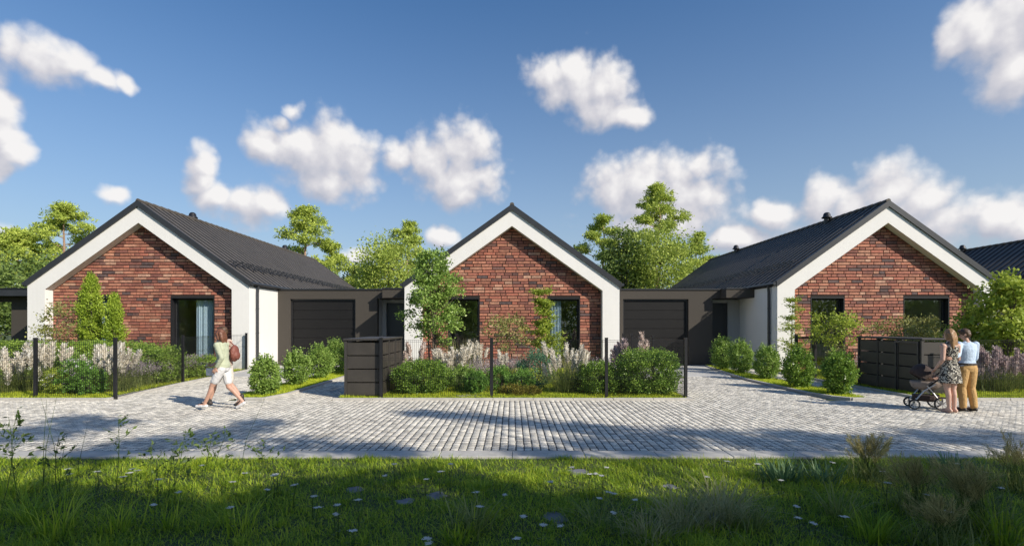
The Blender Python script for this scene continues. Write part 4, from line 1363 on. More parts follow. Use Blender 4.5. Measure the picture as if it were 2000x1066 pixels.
# ------------------------------------------------------------------ left garden
def loc(px, d, z=GZ): return ((px - CX) / F_PX * d, d, z)
hedge(-26, -12.35, 16.7, 17.5, 1.22, 71, 'long clipped hedge before the left house, behind the pampas plumes')
round_bush(loc(300, 15.9), .80, 1.16, 72, 'broad light green bush ending the clipped hedge, under the left house window', mat='hedge', n=7500, leaf=.06, squareness=.8, shoots=False)
round_bush(loc(392, 17.6), .62, .72, 73, 'low green bush under the large window of the left house', mat='hedge', n=3500, leaf=.05, squareness=.8, shoots=False)
round_bush(loc(345, 17.8), .5, .68, 74, 'low green bush at the left jamb of the large left window', mat='hedge', n=2600, leaf=.05, squareness=.8, shoots=False)
thuja(loc(178, 18.2), .41, 3.58, 75, 'tall yellow-green thuja column before the left brick wall')
thuja(loc(222, 18.0), .29, 2.86, 76, 'shorter thuja column just right of the tall one')
broad_tree(loc(125, 17.9), 2.6, .62, .75, 1.85, 77, 'thin olive shrub against the corner of the left brick wall', n_cl=26, per=45, leaf=.075, mat='olive', name='shrub', group='loose shrubs by the houses', stems=3, cat='shrub', trunk_r=.014)
broad_tree(loc(92, 17.8), 1.9, .42, .35, 1.45, 78, 'small side shrub left of the olive one, before the white wall', n_cl=12, per=40, leaf=.07, mat='olive', name='shrub', group='loose shrubs by the houses', stems=2, cat='shrub', trunk_r=.012)
pampas(loc(52, 13.7), .75, 1.22, 17, 81, 'cream pampas clump left of the first fence post')
pampas(loc(8, 13.3), .5, .9, 8, 82, 'low cream pampas clump cut by the left picture edge')
pampas(loc(96, 13.9), .55, 1.12, 11, 83, 'cream pampas clump just right of the first fence post')
pampas(loc(222, 13.6), .62, 1.25, 16, 84, 'cream pampas clump behind the second fence post, before the lavender')
pampas(loc(190, 14.2), .45, 1.0, 8, 85, 'smaller cream pampas clump left of the second fence post')
for k, (px, d, r_, h_, m_, lb) in enumerate((
    (118, 13.2, .36, .55, 'lime', 'low lime green perennial between the two front fence posts'),
    (150, 13.3, .40, .78, 'emerald', 'taller emerald perennial between the two front fence posts'),
    (176, 13.1, .34, .60, 'emerald', 'low emerald perennial beside the second fence post'),
    (135, 14.6, .50, .95, 'bush', 'grey-green perennial behind the emerald ones'))):
    round_bush(loc(px, d), r_, h_, 90 + k, lb, 'perennial', m_, 1500, .075, 'leafy perennials in the beds', 'plant', aspect=.35)
def flowers(loc_, r, h, n, seed, label, mat='petal'):
    rs = np.random.RandomState(seed)
    t = empty('white_flowers', loc_); tag(t, label, 'flowers')
    st = MB(); P = []
    for k in range(n):
        a, q = rs.uniform(0, 2 * PI), r * math.sqrt(rs.uniform())
        tip = np.array([math.cos(a) * q, math.sin(a) * q, h * rs.uniform(.5, 1)])
        st.tube([(tip[0] * .5, tip[1] * .5, 0), tuple(tip)], [.004, .003], 3)
        P.append(tip + rs.normal(size=(14, 3)) * .028)
    st.build('stems', M['weed'], t)
    foliage('petals', np.concatenate(P), .035, M[mat], t, rs, .8, kind='stuff')
flowers(loc(103, 13.05), .34, .55, 16, 95, 'white flowers just right of the first fence post')
flowers(loc(158, 13.2), .45, .95, 16, 96, 'white flowers over the emerald perennial')
def lavender(name, poly_pts, h, n, seed, label, spike=.35):
    """lavender border: nobody could count the stalks"""
    rs = np.random.RandomState(seed)
    P0 = np.array(poly_pts, float)
    B = []
    for (x, y, r_) in poly_pts:
        m = int(n * r_)
        q = rs.normal(size=(m, 2)) * r_ * .5
        B.append(np.stack([x + q[:, 0], y + q[:, 1], np.full(m, GZ)], 1))
    B = np.concatenate(B)
    N = len(B)
    az = rs.uniform(0, 2 * PI, N); L = h * rs.uniform(.6, 1.05, N)
    lean, dr = rs.uniform(0, .35, N), rs.uniform(0, .15, N)
    V, Fc = blade_geo(B, az, L * .82, lean, dr, np.full(N, .010), rs, 2)
    o = mobj(name, fastmesh(name, V, Fc, M['tuft']), None)
    tag(o, label, 'lavender', kind='stuff')
    T = V.reshape(N, 6, 3)[:, 4, :]
    k = 5
    P = np.repeat(T, k, 0) + np.stack([rs.normal(size=N * k) * .008, rs.normal(size=N * k) * .008, np.tile(np.linspace(-.02, .15, k), N)], 1)
    up = np.tile(np.array([[0, 0, 1.0]]), (len(P), 1))
    V2, F2 = leaf_geo(P, .038, .5, rs, up, .6)
    s = mobj('spikes', fastmesh('spikes', V2, F2, M['lavender']), o, kind='stuff')
    return o
lavender('lavender', [(-10.75, 14.0, .5), (-11.2, 14.6, .6), (-11.0, 15.3, .6), (-11.5, 15.6, .6), (-11.2, 16.3, .6), (-11.2, 17.1, .6), (-11.2, 18.0, .6)], .74, 620, 97, 'lavender border along the turned fence beside the walking people')

# ------------------------------------------------------------------ middle garden
broad_tree(loc(846, 16.6), 4.4, .74, 1.72, 2.70, 101, 'multi-stemmed leafy tree before the left corner of the middle house', n_cl=110, per=100, leaf=.085, mat='bush', name='garden_tree', group='small garden trees', stems=4, spread=.30, trunk_r=.034, shell=.30, taper=.5)
round_bush(loc(826, 13.45), .70, .82, 102, 'round green boxwood beside the near bin shelter', 'boxwood', 'box', 9000, .05, 'clipped boxwoods in the middle garden', 'bush', .8, False)
round_bush(loc(1166, 13.3), .52, .80, 103, 'smaller boxwood just left of the biggest one', 'boxwood', 'box', 6500, .05, 'clipped boxwoods in the middle garden', 'bush', .8, False)
round_bush(loc(1263, 13.3), .76, 1.12, 104, 'biggest boxwood, in the fence corner before the second garage', 'boxwood', 'box', 12500, .052, 'clipped boxwoods in the middle garden', 'bush', .72, False)
round_bush(loc(905, 13.9), .44, .60, 105, 'loose grey-green perennial between boxwood and first fence post', 'perennial', 'bush', 2600, .06, 'leafy perennials in the beds', 'plant', aspect=.35)
round_bush(loc(930, 13.3), .28, .50, 106, 'emerald perennial at the foot of the mesh, left of the middle post', 'perennial', 'emerald', 1800, .07, 'leafy perennials in the beds', 'plant', aspect=.35)
round_bush(loc(1046, 14.6), .52, .95, 107, 'dome of blue-green foliage near the middle of the bed', 'perennial', 'bluegreen', 2800, .065, 'leafy perennials in the beds', 'plant', aspect=.3)
round_bush(loc(1022, 13.8), .30, .52, 108, 'low emerald perennial before the blue-green dome', 'perennial', 'emerald', 1400, .06, 'leafy perennials in the beds', 'plant', aspect=.3)
round_bush(loc(975, 13.9), .34, .58, 109, 'small green perennial right of the middle fence post', 'perennial', 'emerald', 1200, .07, 'leafy perennials in the beds', 'plant', aspect=.3)
round_bush(loc(1000, 13.0), .34, .22, 110, 'low rust coloured plant at the kerb in the middle bed', 'perennial', 'rust', 1300, .06, 'leafy perennials in the beds', 'plant', aspect=.3)
round_bush(loc(1035, 13.1), .30, .18, 111, 'low rust and green plant right of the other rusty one', 'perennial', 'rust', 800, .06, 'leafy perennials in the beds', 'plant', aspect=.3)
pampas(loc(806, 15.3), .55, 1.22, 14, 112, 'pinkish plumed grass before the white corner, left of the multi-stemmed tree', 'pink_plume', 300, pscale=.75)
pampas(loc(884, 15.0), .65, 1.10, 20, 113, 'cream plumed grass under the multi-stemmed tree', 'plume', 340)
pampas(loc(925, 15.6), .60, 1.20, 16, 114, 'cream plumed grass before the left window of the middle house', 'plume', 340, pscale=.8)
tuft(loc(905, 18.2), .8, 1.55, 420, 115, 'tall olive grass standing before the left window of the middle house', 'pale_tuft', .014, (.02, .3), (.05, .35), group='tall grasses by the middle house')
broad_tree(loc(996, 17.2), 2.2, .72, .60, 1.55, 116, 'thin olive shrub before the bricks in the centre of the middle house', n_cl=30, per=48, leaf=.075, mat='olive', name='shrub', group='loose shrubs by the houses', stems=4, cat='shrub', trunk_r=.013)
pampas(loc(984, 15.4), .35, .95, 8, 117, 'small cream plumed grass right of the middle fence post', 'plume', 160, pscale=.8)
# layered lime green tree
def layered_tree(loc_, h, w, seed, label, mat='lime', tiers=11, leaf=.085, per=150):
    rs = np.random.RandomState(seed)
    t = empty('garden_tree', loc_); tag(t, label, 'tree', 'small garden trees')
    mb = MB()
    tk = bent((0, 0, -.05), (.04, 0, h * .97), rs, .012, 6)
    mb.tube(tk, [.028, .024, .02, .016, .011, .005], 6)
    P = []
    for k in range(tiers):
        u = k / (tiers - 1)
        z = h * (.28 + .68 * u) + rs.uniform(-.10, .10)
        for q in range(rs.randint(2, 6)):
            a = rs.uniform(0, 2 * PI)
            r_ = w * (1 - .62 * u) * rs.uniform(.35, 1.2)
            tip = np.array([math.cos(a) * r_, math.sin(a) * r_, z + rs.uniform(-.05, .45) * r_])
            b0 = np.array([.02, 0, z - .12 * r_])
            mb.tube([tuple(b0), tuple((b0 + tip) / 2 + np.array([0, 0, .04])), tuple(tip)], [.008, .006, .002], 4)
            f = rs.uniform(.25, 1.05, (per, 1))
            P.append(b0 + (tip - b0) * f + rs.normal(size=(per, 3)) * np.array([.085, .085, .045]))
    mb.build('trunk', M['bark'], t)
    foliage('crown', np.concatenate(P), leaf, M[mat], t, rs, .5, None, 0, .55)
    return t
layered_tree(loc(1060, 17.4), 2.95, .80, 118, 'slender lime green tree before the right window of the middle house', tiers=13)
pampas(loc(1104, 13.5), .72, 1.18, 17, 119, 'large cream pampas in the bed left of the smaller boxwood', 'plume', 520, pscale=.85)
pampas(loc(1215, 14.4), .42, 1.28, 12, 120, 'mauve plumed grass between the two right boxwoods', 'mauve_plume', 220)
pampas(loc(1247, 14.2), .30, 1.36, 5, 121, 'few tall cream plumes behind the biggest boxwood', 'pink_plume', 120)
tuft(loc(1120, 18), .5, 1.2, 200, 122, 'tall grass at the foot of the right window of the middle house', 'pale_tuft', .012, (.02, .3), (.05, .35), group='tall grasses by the middle house')
lavender('lavender', [(-.95, 15.0, .5), (-.4, 15.3, .5), (.1, 15.8, .5), (2.3, 14.8, .5), (2.8, 15.2, .5)], .80, 420, 123, 'lavender in the bed before the middle house')
# pebbles by the kerb in the middle bed
def pebbles(cx, cy, rx, ry, n, seed):
    rr = random.Random(seed)
    V, Fc = [], []
    for _ in range(n):
        a, q = rr.uniform(0, 2 * PI), math.sqrt(rr.random())
        x, y, s = cx + rx * q * math.cos(a), cy + ry * q * math.sin(a), rr.uniform(.012, .028)
        k = len(V)
        V += [(x - s, y, GZ + .01), (x, y - s * .8, GZ + .01), (x + s, y, GZ + .01), (x, y + s * .8, GZ + .01), (x, y, GZ + .012 + s * .8), (x, y, GZ - .01)]
        Fc += [(k, k + 1, k + 4), (k + 1, k + 2, k + 4), (k + 2, k + 3, k + 4), (k + 3, k, k + 4)]
    o = mobj('pebbles', fastmesh('pebbles', V, Fc, M['pebble']))
    tag(o, 'patch of pale pebbles at the kerb below the perennials', 'pebbles', kind='stuff')
pebbles(-1.05, 12.78, .34, .18, 260, 5)

# ------------------------------------------------------------------ strips with round bushes
LB = [('full round bush at the tip of the left planting strip, beside the walking people', 518, 12.95, .33, .92),
      ('second round bush of the left strip from the road', 579, 15.0, .36, .98),
      ('third round bush of the left strip from the road', 624, 16.9, .38, 1.05),
      ('last round bush of the left strip, half behind the bin shelter', 657, 18.8, .42, 1.18)]
for k, (lb, px, d, r_, h_) in enumerate(LB):
    round_bush(loc(px, d), r_ * 1.0, h_ * .97, 130 + k, lb, 'round_bush', 'bush', 4200, .055, 'round bushes along the driveways', 'bush')
RB = [('round bush of the right strip nearest the road, left of the bin shelter', 1638, 13.1, .37, 1.02),
      ('second round bush of the right strip, before the wicket gate', 1560, 14.6, .42, 1.08),
      ('third round bush of the right strip, before the downpipe', 1498, 16.9, .38, 1.02),
      ('fourth round bush of the right strip', 1447, 19.0, .42, 1.12),
      ('farthest round bush of the right strip, before the entrance door', 1412, 20.4, .46, 1.22)]
for k, (lb, px, d, r_, h_) in enumerate(RB):
    round_bush(loc(px, d), r_ * .96, h_ * .97, 140 + k, lb, 'round_bush', 'bush' if k > 1 else 'box', 4200, .055, 'round bushes along the driveways', 'bush')

# ------------------------------------------------------------------ right garden
layered_tree(loc(1546, 18.9), 2.75, .62, 150, 'feathery young tree at the white corner of the right house', 'lime', 11, .075, 80)
broad_tree(loc(1634, 16.6), 2.2, .62, .55, 1.65, 151, 'pale green tree before the left window of the right house', n_cl=34, per=55, leaf=.08, mat='lime', name='garden_tree', group='small garden trees', stems=3, trunk_r=.016)
round_bush(loc(1640, 15.9), .42, .95, 152, 'loose olive bush under the pale green tree', 'shrub', 'olive', 1300, .06, 'loose shrubs by the houses', 'shrub')
broad_tree(loc(1768, 17.6), 2.1, 1.0, .55, 1.55, 153, 'wide olive shrub behind the bin shelter, before the right window', n_cl=46, per=60, leaf=.075, mat='olive', name='shrub', group='loose shrubs by the houses', stems=4, cat='shrub', trunk_r=.014)
broad_tree(loc(1968, 15.3), 3.35, .95, 1.18, 2.10, 154, 'yellow-green maple before the corner of the right house', n_cl=85, per=80, leaf=.12, mat='lime', name='garden_tree', group='small garden trees', stems=3, trunk_r=.03, shell=.3, taper=.35, spread=.30)
broad_tree(loc(1905, 16.2), 2.2, .7, .6, 1.45, 155, 'darker green shrub left of the maple', n_cl=36, per=60, leaf=.09, mat='broadleaf', name='shrub', group='loose shrubs by the houses', stems=3, cat='shrub', trunk_r=.018)
hedge(12.9, 24, 15.6, 16.3, 1.12, 156, 'dark hedge under the maple at the right edge', 'box', 560, .06)
pampas(loc(1950, 13.7), .62, 1.05, 18, 157, 'mauve plumed grass under the maple at the right', 'mauve_plume', 420, pscale=.8)
pampas(loc(1985, 14.1), .5, 1.05, 12, 158, 'mauve plumed grass cut by the right picture edge', 'mauve_plume', 300, pscale=.8)
pampas(loc(1920, 14.3), .42, 1.1, 9, 159, 'mauve plumed grass just right of the couple', 'mauve_plume', 240, pscale=.8)
lavender('lavender', [(12.5, 13.9, .5), (13.0, 14.3, .5), (13.5, 14.6, .5)], .72, 480, 160, 'lavender in the right bed behind the couple')
lavender('lavender', [(10.6, 16.3, .4), (11.0, 16.6, .4)], .8, 300, 161, 'lavender between the wicket gate and the bin shelter')

# ------------------------------------------------------------------ lawns in the beds
def lawn(name, polys, dens, h, seed, label, z=GZ, mat='lawn', w=.010):
    rs = np.random.RandomState(seed)
    out = []
    for poly, k in polys:
        P = np.array(poly); x0, y0 = P.min(0); x1, y1 = P.max(0)
        n = int((x1 - x0) * (y1 - y0) * dens * k)
        X = rs.uniform(x0, x1, n); Y = rs.uniform(y0, y1, n)
        ok = np.zeros(n, bool)
        j = len(poly) - 1
        for i in range(len(poly)):
            xi, yi = poly[i]; xj, yj = poly[j]
            cond = (yi > Y) != (yj > Y)
            with np.errstate(divide='ignore', invalid='ignore'):
                cr_ = (xj - xi) * (Y - yi) / (yj - yi + 1e-12) + xi
            ok ^= cond & (X < cr_)
            j = i
        ok &= np.abs(X) < Y * 1.12 + .5
        out.append(np.stack([X[ok], Y[ok], np.full(ok.sum(), z)], 1))
    B = np.concatenate(out)
    N = len(B)
    hh = h * rs.uniform(.5, 1.25, N) * (1 + .35 * np.sin(B[:, 0] * 3.3) * np.sin(B[:, 1] * 2.9))
    V, Fc = blade_geo(B, rs.uniform(0, 2 * PI, N), hh, rs.uniform(.05, .6, N), rs.uniform(0, .5, N), np.full(N, w), rs, 1 if h < .09 else 2)
    o = mobj(name, fastmesh(name, V, Fc, M[mat]))
    return tag(o, label, 'grass', kind='stuff')
lawn('lawn', [([(-14.5, 12.42), (-9.75, 12.42), (-9.95, 13.4), (-14.5, 13.4)], 1.6), ([(-15, 13.4), (-9.95, 13.4), (-10.2, 15.9), (-10.60, 20.4), (-16, 20.4)], .7),
              ([(-4.2, 12.42), (4.24, 12.42), (4.24, 13.3), (-4.2, 13.3)], 1.6), ([(-4.2, 13.3), (4.24, 13.3), (4.24, 21.1), (-4.2, 21.1)], .55),
              ([(10.1, 12.42), (15.5, 12.42), (15.5, 13.5), (10.1, 13.5)], 1.6), ([(10.1, 13.5), (18, 13.5), (18, 20.4), (10.1, 20.4)], .5),
              (STRIP_L, 1.5), (STRIP_R, 1.5)], 1500, .075, 170, 'short yellow-green grass in the front gardens', w=.014)

# ------------------------------------------------------------------ near verge
rect_mesh('verge', -60, 60, -60, KF0 - .004, -.002, M['meadow'])
STONES = [(1131, 921, .20), (852, 968, .17), (690, 955, .13), (1082, 1010, .18), (790, 979, .13), (1310, 950, .12), (1395, 1008, .15)]
stone_pos = []
rr = random.Random(8)
for k, (px, py, r_) in enumerate(STONES):
    p = gp(px, py)
    poly = [(r_ * .8 * (1 + rr.uniform(-.4, .4)) * math.cos(a), r_ * .7 * (1 + rr.uniform(-.4, .4)) * math.sin(a)) for a in [i * 2 * PI / 9 for i in range(9)]]
    o = bevel(MB().slab(poly, -.03, .008).build('stepping_stone', M['stone'], None, (p.x, p.y, 0)), .012, 2)
    tag(o, ('grey stepping stone in the grass, brightest of them, under a cluster of white flowers', 'flat grey stepping stone left of the middle of the grass', 'small grey stepping stone at the left of the trail', 'flat grey stepping stone low in the middle of the grass', 'small grey stepping stone next to the middle one', 'small grey stepping stone right of the bright one', 'grey stepping stone beside the pale arching grass')[k], 'stone', 'stepping stones in the grass')
    stone_pos.append((p.x, p.y, r_))
rs = np.random.RandomState(180)
N = 150000
Y = 3.3 + (KF0 - .03 - 3.3) * rs.uniform(0, 1, N) ** 1.0
X = rs.uniform(-1, 1, N) * (Y * 1.04 + .3)
cl = rs.uniform(-1, 1, (900, 2)) * np.array([7.6, 1.8]) + np.array([0, 5.1])
ci = rs.randint(0, 900, N // 2); sp_ = rs.uniform(.03, .16, 900)
X[:N // 2] = cl[ci, 0] + rs.normal(size=N // 2) * sp_[ci]; Y[:N // 2] = np.minimum(cl[ci, 1] + rs.normal(size=N // 2) * sp_[ci], KF0 - .03)
hh = .062 * rs.uniform(.4, 1.3, N) * (1 + .35 * np.sin(X * 2.1 + 1) * np.sin(Y * 2.7) + .25 * np.sin(X * 5.3) * np.sin(Y * 6.1 + 2))
hh[:N // 2] *= rs.uniform(.7, 1.9, 900)[ci]
keep = np.ones(N, bool)
for sx, sy, sr in stone_pos: keep &= ((X - sx) ** 2 + (Y - sy) ** 2) > (sr * .50) ** 2
B = np.stack([X, Y, np.zeros(N)], 1)[keep]; hh = hh[keep]
N = len(B)
V, Fc = blade_geo(B, rs.uniform(0, 2 * PI, N), hh, rs.uniform(.1, .8, N), rs.uniform(0, .8, N), .0060 * rs.uniform(.7, 1.5, N), rs, 2)
tag(mobj('verge_grass', fastmesh('verge_grass', V, Fc, M['verge'])), 'green grass of the near verge below the kerb', 'grass', kind='stuff')

# white umbel flowers on thin stalks
def umbel(seed):
    rs = np.random.RandomState(seed)
    st = MB()
    P = []
    st.tube([(0, 0, -.01), (.01, 0, .5), (0, .01, .93)], [.0045, .004, .003], 4)
    for k in range(16):
        a, q = rs.uniform(0, 2 * PI), .020 * math.sqrt(rs.uniform())
        tip = np.array([math.cos(a) * q, math.sin(a) * q, 1.0])
        st.tube([(0, .01, .93), tuple(tip - np.array([0, 0, .01]))], [.0018, .0012], 3)
        P.append(tip + rs.normal(size=(8, 3)) * np.array([.006, .006, .0025]))
    P = np.concatenate(P)
    V, Fc = leaf_geo(P, .010, .9, rs, None, 0, .75)
    LP = np.stack([rs.normal(size=14) * .01, rs.normal(size=14) * .01, rs.uniform(.1, .7, 14)], 1)
    V2, F2 = leaf_geo(LP, .05, .3, rs)
    return st.mesh('stalk', M['weed']), fastmesh('umbel', V, Fc, M['petal']), fastmesh('leaves', V2, F2, M['weed'])
UM = [umbel(s) for s in (1, 2, 3)]
rr = random.Random(21)
UPOS = [(258,915),(132,915),(135,925),(190,920),(255,922),(268,918),(241,930),(395,908),(478,923),(455,940),(535,927),(575,946),(522,955),(660,985),(655,1003),(690,1035),(612,968),(620,990),(930,960),(832,935),(752,928),(860,920),(540,925),(310,935),(700,975),(936,988),(985,965),(1022,1007),(1060,1024),(1095,1026),(1117,912),(1152,925),(1163,924),(1185,912),(1176,928),(1190,960),(1200,963),(1172,972),(1197,1000),(1010,1050),(835,1050),(838,1061),(1240,975),(1526,937),(1625,902),(1725,920),(1733,942),(1870,905),(1556,988),(1560,1010),(1590,1021),(1650,1008),(1810,965),(1924,921),(1955,952),(1852,998),(1420,900),(1075,940),(450,990),(350,960),(300,985),(1380,930),(1480,905),(880,905),(770,905)]
for k, (px, py) in enumerate(UPOS):
    h_ = rr.uniform(.14, .30)
    p = gp(px, min(py, 1060), h_)
    if p.y > KF0 - .1: p = gp(px, 905, 0.0); p.y = KF0 - .15
    e = empty('white_umbel_flower', (p.x, p.y, 0), rr.uniform(0, 6))
    tag(e, 'small white umbel flower on a thin stalk in the near grass', 'flower', 'white umbel flowers in the verge')
    a, b, c = UM[k % 3]
    for nm, me in (('stalk', a), ('umbel', b), ('leaves', c)):
        o = mobj(nm, me, e)
    e.scale = (1 + .3 * rr.random(), 1 + .3 * rr.random(), h_)
    for ch in e.children:
        if ch.name.startswith('umbel'): pass

# taller tufts in the foreground
def fg(px, d): return ((px - CX) / F_PX * d, d, 0)
tuft(fg(925, 4.55), .26, .44, 90, 201, 'broad bladed green tuft at the bottom centre', 'tuft', .016, (.05, .5), (.1, .6), group='tufts in the near grass')
tuft(fg(895, 4.30), .25, .34, 60, 202, 'low dark tuft left of the broad bladed one at the bottom', 'verge', .014, (.1, .7), (.1, .6), group='tufts in the near grass')
tuft(fg(1165, 4.6), .34, .42, 80, 203, 'low spreading tuft right of the bottom centre', 'tuft', .010, (.1, .8), (.2, .8), group='tufts in the near grass')
tuft(fg(1330, 4.6), .36, .50, 190, 204, 'pale arching grass tuft, the one nearer the centre', 'pale_tuft', .010, (.05, .55), (.2, .95), group='pale arching grasses')
tuft(fg(1410, 4.75), .42, .56, 240, 205, 'pale arching grass tuft with the longest blades', 'pale_tuft', .010, (.05, .55), (.2, .95), group='pale arching grasses')
tuft(fg(1265, 4.35), .3, .36, 120, 206, 'low pale arching tuft at the bottom edge', 'pale_tuft', .010, (.05, .6), (.2, .95), group='pale arching grasses')
tuft(fg(1530, 6.0), .34, .36, 130, 207, 'blue-green sword leaved clump near the kerb', 'iris', .022, (.05, .65), (.05, .5), group='sword leaved clumps')
tuft(fg(1610, 5.9), .30, .32, 100, 208, 'smaller sword leaved clump beside the feathery grass', 'iris', .020, (.05, .65), (.05, .5), group='sword leaved clumps')
tuft(fg(1860, 6.4), .38, .32, 120, 209, 'sword leaved clump by the kerb at the right', 'iris', .020, (.05, .7), (.05, .5), group='sword leaved clumps')
def feather_grass(loc_, h, r, n, seed, label, lean_to=0.0):
    rs = np.random.RandomState(seed)
    t = empty('feather_grass', loc_); tag(t, label, 'tall grass', 'brown feathery grasses')
    m_ = n * 5
    B = np.stack([rs.normal(size=m_) * r * .35, rs.normal(size=m_) * r * .35, np.zeros(m_)], 1)
    az = rs.uniform(0, 2 * PI, m_)
    V, Fc = blade_geo(B, az, h * rs.uniform(.45, 1.0, m_), rs.uniform(.05, .6, m_), rs.uniform(.1, .7, m_), np.full(m_, .009), rs, 4)
    mobj('foliage', fastmesh('foliage', V, Fc, M['tuft']), t)
    st = MB(); P = []; D = []
    for k in range(n):
        a = rs.uniform(0, 2 * PI); q = rs.uniform(.1, .8)
        tip = np.array([math.cos(a) * h * q * .7 + lean_to * h * .3, math.sin(a) * h * q * .5, h * rs.uniform(.6, 1.0)])
        b0 = np.array([rs.normal() * r * .2, rs.normal() * r * .2, 0])
        mid = (b0 + tip) * .5 + np.array([-tip[0] * .12, -tip[1] * .12, h * .08])
        st.tube([tuple(b0), tuple(mid), tuple(tip)], [.003, .0022, .0012], 3)
        d = (tip - mid) / np.linalg.norm(tip - mid)
        for j in range(74):
            f = rs.uniform(0, 1)
            P.append(mid + (tip - mid) * (.15 + .85 * f) + rs.normal(size=3) * .016 * (1.25 - f)); D.append(d + rs.normal(size=3) * .33)
    st.build('stalks', M['weed'], t)
    foliage('seed_heads', np.array(P), .060, M['seed'], t, rs, .065, unit(np.array(D)), .85)
    return t
feather_grass(fg(1700, 5.9), .54, .30, 36, 211, 'brown feathery grass rising over the kerb right of the sword leaved clumps', .2)
feather_grass(fg(1790, 4.9), .56, .34, 34, 212, 'brown feathery grass in the lower right, left of the darkest one', -.2)
feather_grass(fg(1900, 4.5), .60, .40, 44, 213, 'dark feathery grass filling the lower right corner', -.1)
feather_grass(fg(1985, 5.6), .62, .34, 32, 214, 'tall feathery grass cut by the right picture edge', .1)
feather_grass(fg(1840, 4.15), .42, .35, 22, 215, 'low feathery grass at the bottom edge, lower right', -.3)
for k, (px, d, h_, n, m_, lb) in enumerate((
    (60, 4.7, .62, 70, 'verge', 'dark long bladed tuft at the left edge'), (110, 4.4, .72, 60, 'verge', 'dark tuft with one long arching blade, lower left'), (230, 4.5, .50, 60, 'verge', 'dark tuft right of the long bladed one, lower left'),
    (330, 4.6, .42, 50, 'verge', 'short dark tuft between the weeds at the lower left'), (470, 4.5, .62, 46, 'verge', 'dark upright tuft left of the white flowers'), (20, 5.4, .60, 50, 'verge', 'dark tuft under the leafy weed at the left edge'),
    (1700, 4.3, .55, 80, 'verge', 'dark green tuft below the feathery grasses'), (1960, 4.2, .75, 80, 'verge', 'dark tall tuft at the bottom right corner'), (1640, 4.8, .60, 60, 'tuft', 'slim tuft with a pale upright blade, right of the arching grass'), (1470, 4.5, .5, 60, 'tuft', 'slim tuft between the arching grass and the feathery ones'))):
    tuft(fg(px, d), .22, h_ * .82, n, 220 + k, lb, m_, .012, (.02, .5), (.05, .7), group='dark tufts in the near grass')
# leafy weeds and thin stalks rising at the left
def weed(px, py_top, d, seed, label, leaves=26, ls=.055, lean=.0):
    rs = np.random.RandomState(seed)
    h_ = CAM_H - (py_top - HZ) / F_PX * d
    t = empty('leafy_weed', fg(px - lean * 60, d)); tag(t, label, 'weed', 'leafy weeds in the near grass')
    mb = MB()
    tip = (lean * h_ * .4, rs.normal() * .03, h_)
    pts = bent((0, 0, 0), tip, rs, .03, 6)
    mb.tube(pts, [.0045, .004, .0036, .003, .0024, .0014], 4)
    P, D = [], []
    nb = 7
    for k in range(nb):
        f = .35 + .6 * k / nb
        i = min(4, int(f * 5)); b0 = np.array(pts[i]) + (np.array(pts[i + 1]) - np.array(pts[i])) * (f * 5 - i)
        a = k * 2.4 + rs.uniform(-.4, .4)
        l = .17 * (1.2 - f) * rs.uniform(.7, 1.3) + .03
        e = b0 + np.array([math.cos(a) * l, math.sin(a) * l, l * .8])
        mb.tube([tuple(b0), tuple(e)], [.0022, .001], 3)
        for j in range(int(leaves / nb) + 1):
            q = rs.uniform(.3, 1.05)
            P.append(b0 + (e - b0) * q); D.append((e - b0) / l + rs.normal(size=3) * .7)
    for j in range(8):
        P.append(np.array(tip) - np.array([0, 0, .1 * j * rs.uniform(.3, .6)])); D.append(rs.normal(size=3) + np.array([0, 0, .6]))
    mb.build('stem', M['weed'], t)
    foliage('leaves', np.array(P), ls, M['weed'], t, rs, .42, unit(np.array(D)), .8)
for k, (px, py, d, ln, lb) in enumerate((
    (38, 796, 5.2, 0, 'tallest leafy weed, standing against the lane at the left edge'), (8, 815, 5.0, .1, 'leafy weed at the very left edge'), (232, 812, 5.5, .1, 'leafy weed with a dark tip before the shaded setts'), (112, 850, 5.0, -.1, 'short leafy weed between the two taller ones'),
    (298, 868, 5.7, 0, 'short bushy weed before the kerb'), (370, 838, 5.6, .5, 'leafy weed leaning right over the kerb'), (420, 846, 5.8, .4, 'second leafy weed leaning right over the kerb'), (452, 842, 5.6, .7, 'weed with the longest leaning tip'), (505, 868, 6.0, -.1, 'small leafy weed above the white flowers'), (330, 880, 5.2, -.2, 'low leafy weed near the kerb'))):
    weed(px, py, d, 240 + k, lb, lean=ln, leaves=40 if k in (0, 4) else 28)
def stalk(px, py, d, lean, seed, label):
    h_ = CAM_H - (py - HZ) / F_PX * d
    mb = MB().tube([(0, 0, 0), (lean * h_ * .35, 0, h_ * .55), (lean * h_, .02, h_)], [.0030, .0024, .0010], 4)
    tag(mb.build('grass_stalk', M['weed'], None, fg(px - lean * h_ / d * F_PX, d)), label, 'grass stalk', 'thin bare grass stalks')
STL = ['leftmost thin bare stalk, leaning left over the lane', 'upright thin bare stalk beside the leftmost one', 'thin bare stalk leaning right by the leafy weed', 'short thin bare stalk at the lower left', 'thin bare stalk crossing the shaded setts', 'thin bare grass stalk leaning across the lane before the first round bush', 'short thin bare stalk near the kerb']
for k, (px, py, d, ln) in enumerate(((76, 776, 5.2, -.22), (88, 780, 5.3, .02), (107, 776, 5.1, .12), (166, 835, 5.0, .12), (128, 845, 5.2, .1), (520, 768, 5.4, .30), (335, 880, 4.9, .05))):
    stalk(px, py, d, ln, k, STL[k])
